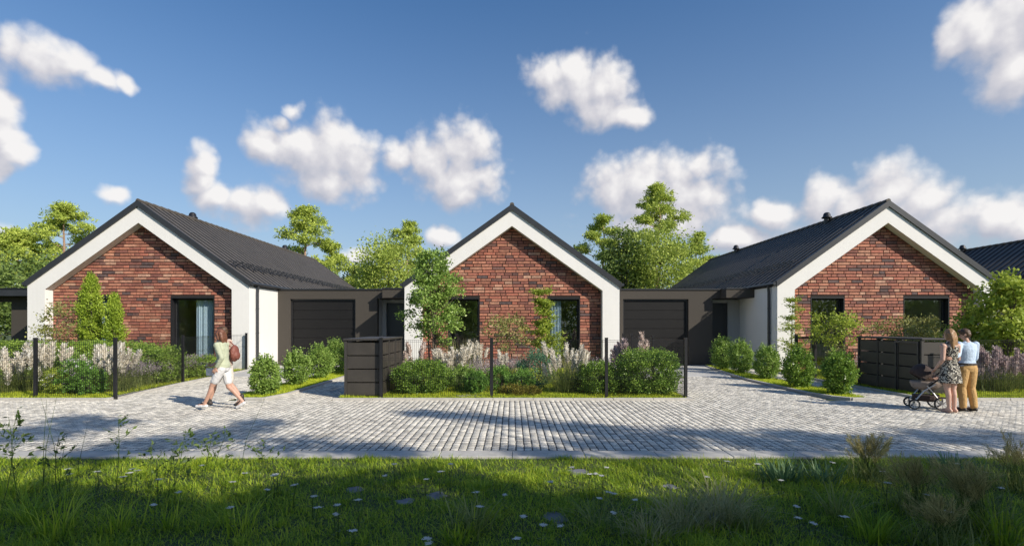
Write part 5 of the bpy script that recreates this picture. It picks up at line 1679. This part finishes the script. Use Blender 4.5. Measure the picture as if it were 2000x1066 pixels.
# ================================================================== PEOPLE
def cloth(name, col, rough=0.85, var=.10, scale=14.0):
    m, nt, bs = mat_new(name)
    p = wpos(nt)
    n = noise(nt, scale, 4.0, .6, p)
    nt.links.new(ramp(nt, n.outputs['Fac'], [(.3, tuple(c * (1 - var) for c in col)), (.7, tuple(min(1, c * (1 + var)) for c in col))]), bs.inputs['Base Color'])
    bs.inputs['Roughness'].default_value = rough
    n2 = noise(nt, 22.0, 3.0, .5, p)
    bump(nt, n2.outputs['Fac'], .5, .03, bs)
    return m
def skin_mat(name, col):
    m, nt, bs = mat_new(name)
    n = noise(nt, 18.0, 4.0, .6, wpos(nt))
    nt.links.new(ramp(nt, n.outputs['Fac'], [(.3, tuple(c * .9 for c in col)), (.7, col)]), bs.inputs['Base Color'])
    bs.inputs['Roughness'].default_value = .5
    bs.inputs['Subsurface Weight'].default_value = .12
    bs.inputs['Subsurface Radius'].default_value = (.02, .008, .004)
    return m
M['skin'] = skin_mat('skin', (.55, .32, .23))
M['skin_pale'] = skin_mat('pale_skin', (.62, .39, .30))
M['hair_auburn'] = cloth('auburn_hair', (.16, .065, .035), .5, .4, 40)
M['hair_blond'] = cloth('light_brown_hair', (.30, .17, .075), .45, .4, 40)
M['hair_brown'] = cloth('brown_hair', (.085, .045, .022), .5, .4, 40)
M['sage'] = cloth('sage_knit', (.44, .47, .33))
M['beige'] = cloth('beige_cloth', (.52, .38, .30))
M['white_cloth'] = cloth('white_cotton', (.66, .65, .64))
M['cream_cloth'] = cloth('cream_cotton', (.62, .56, .48))
M['shirt_blue'] = cloth('pale_blue_cotton', (.50, .62, .76))
M['tan'] = cloth('tan_twill', (.50, .31, .12))
M['brown_leather'] = cloth('red_brown_leather', (.20, .065, .045), .6)
M['dark_leather'] = cloth('dark_leather', (.045, .035, .030), .5)
M['grey_cloth'] = cloth('grey_cloth', (.16, .16, .17))
M['pram'] = cloth('dark_brown_fabric', (.055, .036, .030))
M['pram_grey'] = cloth('taupe_fabric', (.26, .21, .18))
M['alu'] = simple('brushed_aluminium', (.62, .62, .63), .35, .05, 5.0, metal=.8)
M['rubber'] = simple('black_rubber', (.018, .018, .018), .8, .1, 10.0)
M['eye'] = simple('eye_dark', (.03, .025, .02), .25, .05, 10.0)
M['lips'] = simple('lips', (.42, .17, .14), .5, .05, 10.0)
M['yellow'] = simple('yellow_cloth', (.70, .62, .05), .8, .1, 10.0)
def dress_mat():
    m, nt, bs = mat_new('floral_dress')
    p = wpos(nt)
    v = nt.nodes.new('ShaderNodeTexVoronoi'); v.inputs['Scale'].default_value = 19.0
    nt.links.new(p, v.inputs['Vector'])
    n = noise(nt, 26.0, 5.0, .7, p)
    a = nt.nodes.new('ShaderNodeMath'); a.operation = 'MULTIPLY_ADD'; a.inputs[1].default_value = .8
    nt.links.new(v.outputs['Distance'], a.inputs[0]); nt.links.new(n.outputs['Fac'], a.inputs[2])
    r = nt.nodes.new('ShaderNodeValToRGB'); r.color_ramp.interpolation = 'CONSTANT'
    els = r.color_ramp.elements
    for q in range(3): els.new(.5)
    for e, (pp, c) in zip(els, ((0, (.70, .66, .54, 1)), (.60, (.33, .29, .20, 1)), (.68, (.022, .020, .020, 1)), (.98, (.62, .58, .48, 1)), (1.12, (.03, .03, .03, 1)))):
        e.position = min(1, pp / 1.25); e.color = c
    s = nt.nodes.new('ShaderNodeMath'); s.operation = 'DIVIDE'; s.inputs[1].default_value = 1.25
    nt.links.new(a.outputs[0], s.inputs[0]); nt.links.new(s.outputs[0], r.inputs[0])
    nt.links.new(r.outputs[0], bs.inputs['Base Color']); bs.inputs['Roughness'].default_value = .8
    return m
M['dress'] = dress_mat()

class Body(MB):
    def cap(s, p0, r0, p1, r1, n=12):
        p0, p1 = Vector(p0), Vector(p1)
        t = (p1 - p0)
        L = t.length or 1e-5
        t = t / L
        pts, rad = [], []
        for k in range(5):
            a = -PI / 2 + PI / 2 * k / 4
            pts.append(p0 + t * r0 * math.sin(a)); rad.append(max(r0 * math.cos(a), r0 * .05))
        for k in range(5):
            a = PI / 2 * k / 4
            pts.append(p1 + t * r1 * math.sin(a)); rad.append(max(r1 * math.cos(a), r1 * .05))
        # a stable frame for the whole capsule
        a = t.orthogonal().normalized(); b = t.cross(a)
        vs, fs = [], []
        for p, r in zip(pts, rad):
            for k in range(n): vs.append(p + (a * math.cos(2 * PI * k / n) + b * math.sin(2 * PI * k / n)) * r)
        m = len(pts)
        for i in range(m - 1):
            for k in range(n):
                k2 = (k + 1) % n
                fs.append((i * n + k, i * n + k2, (i + 1) * n + k2, (i + 1) * n + k))
        fs.append(tuple(range(n - 1, -1, -1))); fs.append(tuple((m - 1) * n + k for k in range(n)))
        return s.add(vs, fs)
    def chain(s, pts, rads):
        for i in range(len(pts) - 1): s.cap(pts[i], rads[i], pts[i + 1], rads[i + 1])
        return s
    def ball(s, c, r, rot=None, n=14):
        c = Vector(c)
        r = (r, r, r) if not hasattr(r, '__len__') else r
        vs, fs = [], []
        m = n // 2 + 1
        for i in range(m + 1):
            th = PI * i / m
            th = min(max(th, .03), PI - .03)
            for k in range(n):
                p = Vector((r[0] * math.sin(th) * math.cos(2 * PI * k / n), r[1] * math.sin(th) * math.sin(2 * PI * k / n), -r[2] * math.cos(th)))
                if rot is not None: p = rot @ p
                vs.append(c + p)
        for i in range(m):
            for k in range(n):
                k2 = (k + 1) % n
                fs.append((i * n + k, i * n + k2, (i + 1) * n + k2, (i + 1) * n + k))
        fs.append(tuple(range(n - 1, -1, -1))); fs.append(tuple(m * n + k for k in range(n)))
        return s.add(vs, fs)
    def loft(s, rings, n=20):
        """rings of (cx, cy, z, rx, ry) from low to high"""
        vs, fs = [], []
        for cx, cy, z, rx, ry in rings:
            for k in range(n): vs.append((cx + rx * math.cos(2 * PI * k / n), cy + ry * math.sin(2 * PI * k / n), z))
        for i in range(len(rings) - 1):
            for k in range(n):
                k2 = (k + 1) % n
                fs.append((i * n + k, i * n + k2, (i + 1) * n + k2, (i + 1) * n + k))
        fs.append(tuple(range(n - 1, -1, -1))); fs.append(tuple((len(rings) - 1) * n + k for k in range(n)))
        return s.add(vs, fs)
    def hand(s, w, d, nrm, side, curl=.5):
        """palm, four unequal bent fingers and a thumb leaving the palm's side"""
        w, d, nrm = Vector(w), Vector(d).normalized(), Vector(nrm).normalized()
        nrm = (nrm - d * nrm.dot(d)).normalized()
        sd = d.cross(nrm) * side
        for q in (-.027, -.009, .009, .027):
            s.cap(w + sd * q * .6, .014, w + d * .085 + sd * q, .0115, 8)
        for q, L in ((.028, .070), (.0095, .080), (-.0095, .074), (-.028, .058)):
            k0 = w + d * .088 + sd * q
            a = curl * .7
            d1 = (d * math.cos(a) + nrm * math.sin(a)).normalized()
            d2 = (d * math.cos(a * 2.2) + nrm * math.sin(a * 2.2)).normalized()
            k1 = k0 + d1 * L * .5
            k2 = k1 + d2 * L * .5
            s.cap(k0, .0092, k1, .0085, 8); s.cap(k1, .0085, k2, .0072, 8)
        t0 = w + d * .02 + sd * .026
        t1 = t0 + (d * .6 + sd * .7 + nrm * .3).normalized() * .042
        t2 = t1 + (d * .9 + sd * .2 + nrm * .4).normalized() * .032
        s.cap(t0, .013, t1, .0105, 8); s.cap(t1, .0105, t2, .0085, 8)
        return s
    def remesh(s, name, mat, parent, voxel=.008, smooth=4, kind=None):
        me = s.mesh(name + '_raw', mat)
        o = bpy.data.objects.new(name + '_raw', me)
        COL.objects.link(o)
        m = o.modifiers.new('r', 'REMESH'); m.mode = 'VOXEL'; m.voxel_size = voxel
        if smooth:
            k = o.modifiers.new('s', 'SMOOTH'); k.iterations = smooth; k.factor = .5
        bpy.context.view_layer.update()
        dg = bpy.context.evaluated_depsgraph_get()
        out = bpy.data.meshes.new_from_object(o.evaluated_get(dg))
        bpy.data.objects.remove(o)
        bpy.data.meshes.remove(me)
        out.name = name
        out.materials.clear(); out.materials.append(mat)
        out.polygons.foreach_set('use_smooth', [True] * len(out.polygons))
        return mobj(name, out, parent)
def lerp3(a, b, t): return tuple(a[i] + (b[i] - a[i]) * t for i in range(3))
def off(p, dx=0, dy=0, dz=0): return (p[0] + dx, p[1] + dy, p[2] + dz)

def person(loc, rz, label, P, skin, S=1.0, w=1.0):
    """P: pose dictionary of joints (local: x right, y forward)"""
    root = empty('person', loc, rz)
    root.scale = (S, S, S)
    tag(root, label, 'person')
    b = Body()
    T = P['lean']                          # forward shift of the chest
    b.loft([(0, 0, .84, .10, .085), (0, 0, .90, .158 * w, .108), (0, 0, .97, .155 * w, .105), (0, T * .3, 1.06, .126 * w, .090), (0, T * .6, 1.18, .138 * w, .102), (0, T * .85, 1.30, .160 * w, .110), (0, T, 1.39, .155 * w, .092), (0, T, 1.45, .085, .065)])
    for s in ('l', 'r'):
        sh, e, wr = P['sh' + s], P['el' + s], P['wr' + s]
        b.ball(sh, .058); b.chain([sh, lerp3(sh, e, .5), e], [.054, .047, .038])
        b.chain([e, lerp3(e, wr, .35), wr], [.038, .037, .025])
        d = Vector(wr) - Vector(e)
        b.hand(wr, P.get('hd' + s, d), P['pn' + s], 1 if s == 'l' else -1, P.get('curl' + s, .5))
        h, k, a, t = P['hp' + s], P['kn' + s], P['an' + s], P['to' + s]
        b.chain([h, lerp3(h, k, .5), k], [.090, .076, .054])
        calf = off(lerp3(k, a, .32), 0, -.015, 0)
        b.chain([k, calf, a], [.052, .050, .034])
        heel = off(a, 0, -.035, -.045)
        b.chain([a, heel], [.036, .030]); b.chain([off(a, 0, .02, -.03), lerp3(a, t, .7), t], [.034, .030, .020]); b.cap(heel, .028, t, .020)
    hc = Vector(P['head'])
    b.cap((0, T, 1.43), .052, tuple(hc + Vector((0, -.012, -.07))), .048)
    R3 = P['headrot']
    b.ball(hc + R3 @ Vector((0, -.008, .02)), (.074, .092, .098), R3)
    b.ball(hc + R3 @ Vector((0, .022, -.045)), (.054, .064, .062), R3)
    b.cap(hc + R3 @ Vector((0, .078, .02)), .010, hc + R3 @ Vector((0, .097, -.018)), .014)
    for s in (-1, 1):
        b.ball(hc + R3 @ Vector((s * .076, -.01, -.005)), (.010, .020, .030), R3)
    b.remesh('body', skin, root, .0068, 3)
    for s in (-1, 1):
        Body().ball(hc + R3 @ Vector((s * .030, .078, .012)), .011, R3, 10).build('eye', M['eye'], root, smooth=True)
    Body().ball(hc + R3 @ Vector((0, .083, -.052)), (.022, .008, .007), R3, 10).build('mouth', M['lips'], root, smooth=True)
    return root
def torso_rings(T, w, g, z0, z1):
    R_ = [(0, 0, .84, .125, .10), (0, 0, .90, .158 * w, .108), (0, 0, .97, .155 * w, .105), (0, T * .3, 1.06, .126 * w, .090), (0, T * .6, 1.18, .138 * w, .102), (0, T * .85, 1.30, .160 * w, .110), (0, T, 1.39, .155 * w, .092), (0, T, 1.45, .085, .065)]
    return [(a, b, z, rx + g, ry + g) for a, b, z, rx, ry in R_ if z0 <= z <= z1]
def sleeve(b, P, s, g, t=1.0):
    sh, e, wr = P['sh' + s], P['el' + s], P['wr' + s]
    b.ball(sh, .058 + g)
    if t <= .5: b.chain([sh, lerp3(sh, e, t * 2)], [.056 + g, .048 + g])
    else:
        b.chain([sh, lerp3(sh, e, .5), e], [.056 + g, .049 + g, .041 + g])
        b.chain([e, lerp3(e, wr, .35), lerp3(e, wr, (t - .5) * 2 * .97)], [.041 + g, .040 + g, .030 + g])
def legwear(b, P, g, t, w=1.0, flare=0.0):
    """t: 1 = to the ankle, .5 = to the knee"""
    b.loft([(0, 0, .83, .12, .10), (0, 0, .90, .162 * w + g, .112 + g), (0, 0, .98, .152 * w + g, .106 + g)])
    for s in ('l', 'r'):
        h, k, a = P['hp' + s], P['kn' + s], P['an' + s]
        if t <= .5: b.chain([h, lerp3(h, k, .5), lerp3(h, k, t * 2)], [.094 + g, .084 + g + flare * .5, .070 + g + flare])
        else: b.chain([h, lerp3(h, k, .5), k, off(lerp3(k, a, .35), 0, -.012, 0), lerp3(k, a, (t - .5) * 2)], [.094 + g, .082 + g, .062 + g, .058 + g, .046 + g])
def shoe(P, s, mat, root, h=.0, name='shoe', g=.006):
    a, t = P['an' + s], P['to' + s]
    heel = off(a, 0, -.035, -.045)
    b = Body()
    b.cap(heel, .034 + g, lerp3(heel, t, .55), .036 + g); b.cap(lerp3(heel, t, .5), .036 + g, t, .026 + g)
    if h: b.cap(off(a, 0, 0, -.03), .042 + g, off(a, 0, -.005, h), .044 + g)
    return b.remesh(name, mat, root, .009, 2)
def hair_mass(root, hc, R3, mat, drop, wid=.082, back=.0):
    b = Body()
    b.ball(hc + R3 @ Vector((0, -.018, .036)), (.084, .098, .098), R3)
    if drop:
        for q in (-.055, -.02, .02, .055):
            p0 = hc + R3 @ Vector((q * 1.1, -.055, .02)); p1 = hc + R3 @ Vector((q * 1.25, -.065 - back, -.08)); p2 = hc + R3 @ Vector((q * 1.2, -.075 - back, -.08)) + Vector((0, -.01, -drop))
            b.chain([tuple(p0), tuple(p1), tuple(p2)], [.050, .044, .022])
        for q in (-1, 1):
            b.chain([tuple(hc + R3 @ Vector((q * .075, .01, .03))), tuple(hc + R3 @ Vector((q * .082, .0, -.08)))], [.028, .026])
    else:
        b.ball(hc + R3 @ Vector((0, -.03, .0)), (.080, .082, .085), R3)
        b.ball(hc + R3 @ Vector((0, .05, .095)), (.055, .045, .035), R3)
    return b.remesh('hair', mat, root, .008, 2)
def rot3(yaw, pitch=0): return Matrix.Rotation(yaw, 3, 'Z') @ Matrix.Rotation(pitch, 3, 'X')

# --- walking pair at the left ------------------------------------------------------------------------
WALK = dict(lean=.05,
    shl=(-.175, .05, 1.385), ell=(-.215, -.08, 1.12), wrl=(-.195, .06, .90), pnl=(1, 0, 0), curll=.7,
    shr=(.175, .05, 1.385), elr=(.215, .10, 1.13), wrr=(.19, .30, .98), pnr=(-1, 0, .3), curlr=1.1,
    hpl=(-.085, 0, .885), knl=(-.085, .20, .52), anl=(-.085, .36, .135), tol=(-.085, .53, .085),
    hpr=(.085, 0, .885), knr=(.085, -.06, .48), anr=(.085, -.35, .175), tor=(.085, -.24, .035),
    head=Vector((0, .085, 1.60)), headrot=rot3(.0, -.18))
pw = gp(437, 799.5); RZW = PI / 2
A = person((pw.x, pw.y, 0), RZW, 'person walking in a sage green top, white shorts and white shoes, carrying a white bag', WALK, M['skin'], 1.0)
b = Body(); b.loft(torso_rings(.05, 1.0, .012, .85, 1.46)); sleeve(b, WALK, 'l', .008, .92); sleeve(b, WALK, 'r', .008, .92)
b.remesh('top', M['sage'], A, .009, 3)
b = Body(); legwear(b, WALK, .000, .36, .98, .012); b.remesh('shorts', M['white_cloth'], A, .010, 3)
for s in ('l', 'r'): shoe(WALK, s, M['white_cloth'], A)
hair_mass(A, WALK['head'], WALK['headrot'], M['hair_auburn'], .09)
# the bag in the far hand
def to_world(root, p): return Vector(root.location) + Matrix.Rotation(root.rotation_euler[2], 3, 'Z') @ (Vector(p) * root.scale[0])
bp = to_world(A, (.19, .40, .80))
bag = empty('paper_bag', (bp.x, bp.y, bp.z - .02), RZW); tag(bag, 'small white bag with a grey side held by the person in the sage top', 'bag')
bo = Body(); bo.loft([(0, .0, -.07, .045, .085), (0, 0, .0, .05, .095), (0, 0, .09, .045, .09)], 12)
bo.build('bag_body', M['white_cloth'], bag)
MB().box(-.03, .03, -.20, -.10, -.08, .06).build('side_pocket', M['grey_cloth'], bag)
MB().tube([(0, -.05, .085), (0, -.03, .14), (0, .03, .14), (0, .05, .085)], .006, 5).build('handle', M['grey_cloth'], bag)

WALK2 = dict(WALK); WALK2.update(shl=(-.185, .03, 1.40), shr=(.185, .03, 1.40), ell=(-.25, -.16, 1.17), wrl=(-.22, -.10, .95), elr=(.25, .06, 1.15), wrr=(.24, .20, .95), head=Vector((0, .07, 1.62)), pnl=(1, 0, 0), curll=.6,
    knl=(-.085, .19, .52), anl=(-.085, .31, .13), tol=(-.085, .48, .07), knr=(.085, -.05, .48), anr=(.085, -.30, .16), tor=(.085, -.17, .035))
pw2 = gp(441, 793.5)
Bm = person((pw2.x, pw2.y, 0), RZW, 'person in a beige top and dark boots, walking behind the sage top', WALK2, M['skin'], 1.02, 1.08)
b = Body(); b.loft(torso_rings(.05, 1.08, .016, .85, 1.46)); sleeve(b, WALK2, 'l', .012, .9); sleeve(b, WALK2, 'r', .012, .9)
b.remesh('top', M['beige'], Bm, .009, 3)
b = Body(); legwear(b, WALK2, .002, .40, 1.0, .012); b.remesh('shorts', M['cream_cloth'], Bm, .010, 3)
for s in ('l', 'r'): shoe(WALK2, s, M['dark_leather'], Bm, .06, 'boot')
hair_mass(Bm, WALK2['head'], WALK2['headrot'], M['hair_brown'], 0)
kp = to_world(Bm, (0, -.17, 1.16))
pack = empty('backpack', tuple(kp), RZW); tag(pack, 'red-brown backpack on the back of the person in the beige top', 'backpack')
b = Body(); b.ball((0, -.02, 0), (.14, .085, .19)); b.ball((0, -.08, -.05), (.10, .05, .10)); b.remesh('pack_body', M['brown_leather'], pack, .010, 2)
for s in (-1, 1): MB().tube([(s * .09, .02, .15), (s * .11, .14, .26), (s * .115, .29, .18), (s * .11, .30, .02), (s * .10, .12, -.12)], .014, 6).build('strap', M['brown_leather'], pack)

# --- couple at the right -----------------------------------------------------------------------------
WOM = dict(lean=.0,
    shl=(-.165, 0, 1.375), ell=(-.205, -.03, 1.10), wrl=(-.19, .14, .905), pnl=(0, 0, -1), curll=.9,
    shr=(.165, 0, 1.375), elr=(.205, .02, 1.10), wrr=(.15, .20, .95), pnr=(0, 0, -1), curlr=.9,
    hpl=(-.075, 0, .885), knl=(-.060, .01, .49), anl=(-.050, -.02, .095), tol=(-.045, .15, .03),
    hpr=(.075, 0, .885), knr=(.062, .00, .49), anr=(.050, -.04, .095), tor=(.07, .13, .03),
    head=Vector((-.01, .02, 1.605)), headrot=rot3(.35, -.12))
wp = gp(1856, 805.5)
Wm = person((wp.x, wp.y, 0), .12, 'person with long light brown hair in a floral dress', WOM, M['skin_pale'], 1.0, .96)
b = Body()
b.loft([(0, 0, .62, .225, .17), (0, 0, .70, .215, .165), (0, 0, .84, .192, .145), (0, 0, .95, .170, .122), (0, 0, 1.03, .135, .100), (0, 0, 1.10, .130, .098), (0, 0, 1.20, .143, .112), (0, 0, 1.30, .163, .118), (0, 0, 1.36, .13, .105)], 28)
for s in (-1, 1): b.cap((s * .09, -.07, 1.32), .035, (s * .075, -.01, 1.445), .030); b.cap((s * .09, .07, 1.32), .035, (s * .075, .01, 1.445), .030)
b.cap((0, -.075, 1.33), .05, (0, -.045, 1.43), .035)
dr = b.remesh('dress', M['dress'], Wm, .009, 3)
for s in ('l', 'r'): shoe(WOM, s, M['skin_pale'], Wm, 0, 'shoe', .002)
hair_mass(Wm, WOM['head'], WOM['headrot'], M['hair_blond'], .20, back=.005)

MAN = dict(lean=.0,
    shl=(-.195, 0, 1.40), ell=(-.345, -.13, 1.20), wrl=(-.520, -.215, 1.13), pnl=(.1, 1, 0), hdl=(-1, -.06, -.03), curll=.35,
    shr=(.195, 0, 1.40), elr=(.225, .03, 1.12), wrr=(.20, .16, .92), pnr=(-1, 0, 0), curlr=.6,
    hpl=(-.09, 0, .885), knl=(-.105, .03, .49), anl=(-.115, -.02, .095), tol=(-.16, .15, .03),
    hpr=(.09, 0, .885), knr=(.10, .02, .49), anr=(.105, -.05, .095), tor=(.13, .13, .03),
    head=Vector((-.03, .03, 1.605)), headrot=rot3(.75, -.30))
mp = gp(1889, 802.5)
Mn = person((mp.x, mp.y, 0), .10, 'person in a pale blue shirt and tan trousers', MAN, M['skin'], 1.0, 1.12)
b = Body(); b.loft(torso_rings(.0, 1.12, .016, .90, 1.46)); sleeve(b, MAN, 'l', .010, .80); sleeve(b, MAN, 'r', .010, .85)
b.cap((-.05, 0, 1.45), .03, (.05, 0, 1.45), .03)
b.remesh('shirt', M['shirt_blue'], Mn, .009, 3)
b = Body(); legwear(b, MAN, .018, .985, 1.10); b.remesh('trousers', M['tan'], Mn, .010, 3)
b = Body(); b.loft([(0, 0, .975, .195, .135), (0, 0, 1.015, .190, .131)], 24); b.build('belt', M['dark_leather'], Mn)
for s in ('l', 'r'): shoe(MAN, s, M['dark_leather'], Mn, 0)
hair_mass(Mn, MAN['head'], MAN['headrot'], M['hair_brown'], 0)

# --- pushchair ------------------------------------------------------------------------------------------
sp = gp(1818, 799.0)
ST = empty('pushchair', (sp.x, sp.y + .10, 0), R(64))
tag(ST, 'dark brown pushchair with grey wheels in front of the couple', 'pushchair')
def wheel(x, y, r):
    ty = MB()
    prof = []
    for k in range(9):
        a = 2 * PI * k / 8
        prof.append((r - .016 + .016 * math.cos(a), .022 * math.sin(a)))
    ty.lathe(prof, (x, y, r), 22, 'x')
    wo_ = empty('wheel', (0, 0, 0), 0, ST)
    ty.build('tyre', M['rubber'], wo_, smooth=True)
    rm = MB()
    rm.lathe([(r - .036, -.016), (r - .028, -.018), (r - .028, .018), (r - .036, .016), (r - .036, -.016)], (x, y, r), 22, 'x')
    rm.lathe([(.001, -.024), (.022, -.022), (.022, .022), (.001, .024)], (x, y, r), 10, 'x')
    for k in range(8):
        a = 2 * PI * k / 8
        rm.tube([(x, y + .018 * math.cos(a), r + .018 * math.sin(a)), (x, y + (r - .03) * math.cos(a), r + (r - .03) * math.sin(a))], .006, 4)
    rm.build('rim', M['alu'], wo_)
for x, y, r in ((-.23, .27, .108), (.23, .27, .108), (-.27, -.20, .15), (.27, -.20, .15)): wheel(x, y, r)
fr = MB()
for s in (-1, 1):
    fr.tube([(s * .245, -.20, .135), (s * .22, -.02, .42), (s * .215, .05, .52)], .014, 8)
    fr.tube([(s * .215, .27, .16), (s * .215, .10, .40), (s * .215, -.10, .56)], .014, 8)
fr.tube([(-.26, -.20, .135), (.26, -.20, .135)], .011, 8).tube([(-.215, .22, .22), (.215, .22, .22)], .011, 8)
fr.build('chassis', M['alu'], ST, smooth=False)
for s in (-1, 1): MB().tube([(s * .22, .27, .20), (s * .22, .27, .10)], .016, 6).build('fork', M['rubber'], ST)
MB().tube([(-.215, .02, .50), (-.22, -.30, .80), (-.22, -.46, .93), (-.16, -.50, .96), (.16, -.50, .96), (.22, -.46, .93), (.22, -.30, .80), (.215, .02, .50)], .015, 8).build('handle', M['rubber'], ST)
b = Body(); b.loft([(0, .02, .17, .17, .20), (0, .02, .22, .20, .24), (0, .02, .30, .205, .25)], 16); b.build('basket', M['pram'], ST)
MB().box(-.10, .10, -.22, -.06, .20, .30).build('yellow_cloth', M['yellow'], ST)
# seat tub: parent facing, hood at the front
b = Body(); b.loft([(0, .04, .42, .13, .18), (0, .02, .48, .185, .26), (0, .0, .56, .20, .31), (0, -.01, .60, .195, .315)], 20); b.build('seat', M['pram_grey'], ST, smooth=True)
hd = MB()
n = 12
vs, fs = [], []
for i in range(7):
    a = R(28 + 21 * i)
    for k in range(n + 1):
        t = PI * k / n
        rr_ = .255
        x = .22 * math.cos(t)
        u = rr_ * math.sin(t)
        vs.append((x, .10 + u * math.cos(a) * 1.0, .62 + u * math.sin(a) * 1.38))
for i in range(6):
    for k in range(n): fs.append((i * (n + 1) + k, i * (n + 1) + k + 1, (i + 1) * (n + 1) + k + 1, (i + 1) * (n + 1) + k))
ho = hd.add(vs, fs).build('hood', M['pram'], ST, smooth=True)
so = ho.modifiers.new('thick', 'SOLIDIFY'); so.thickness = .012
b = Body(); b.ball((0, -.20, .60), (.175, .16, .07)); b.remesh('apron', M['pram_grey'], ST, .012, 2)
# baby
hw = Matrix.Rotation(R(64), 3, 'Z')
by = Vector(ST.location) + hw @ Vector((0, .02, .60))
BB = empty('person', tuple(by), R(64) + PI); tag(BB, 'baby with a bare head lying in the pushchair', 'person')
b = Body(); b.ball((0, 0, .20), (.066, .075, .078)); b.ball((0, .03, .17), (.05, .05, .045)); b.cap((0, 0, .06), .075, (0, .12, .01), .07); b.cap((0, 0, .12), .035, (0, 0, .16), .035)
for s in (-1, 1):
    b.ball((s * .066, 0, .195), (.008, .016, .02)); b.cap((s * .08, .01, .09), .026, (s * .10, .12, .06), .020); b.hand((s * .10, .125, .06), (0, 1, 0), (-s, 0, 0), s, .9)
    b.cap((s * .05, .13, .01), .042, (s * .06, .26, .03), .03)
b.cap((0, .07, .195), .008, (0, .082, .185), .009)
b.remesh('body', M['skin_pale'], BB, .007, 2)
for s in (-1, 1): Body().ball((s * .025, .066, .205), .007, None, 8).build('eye', M['eye'], BB)
b = Body(); b.cap((0, 0, .055), .085, (0, .12, .01), .08); b.remesh('romper', M['beige'], BB, .010, 2)
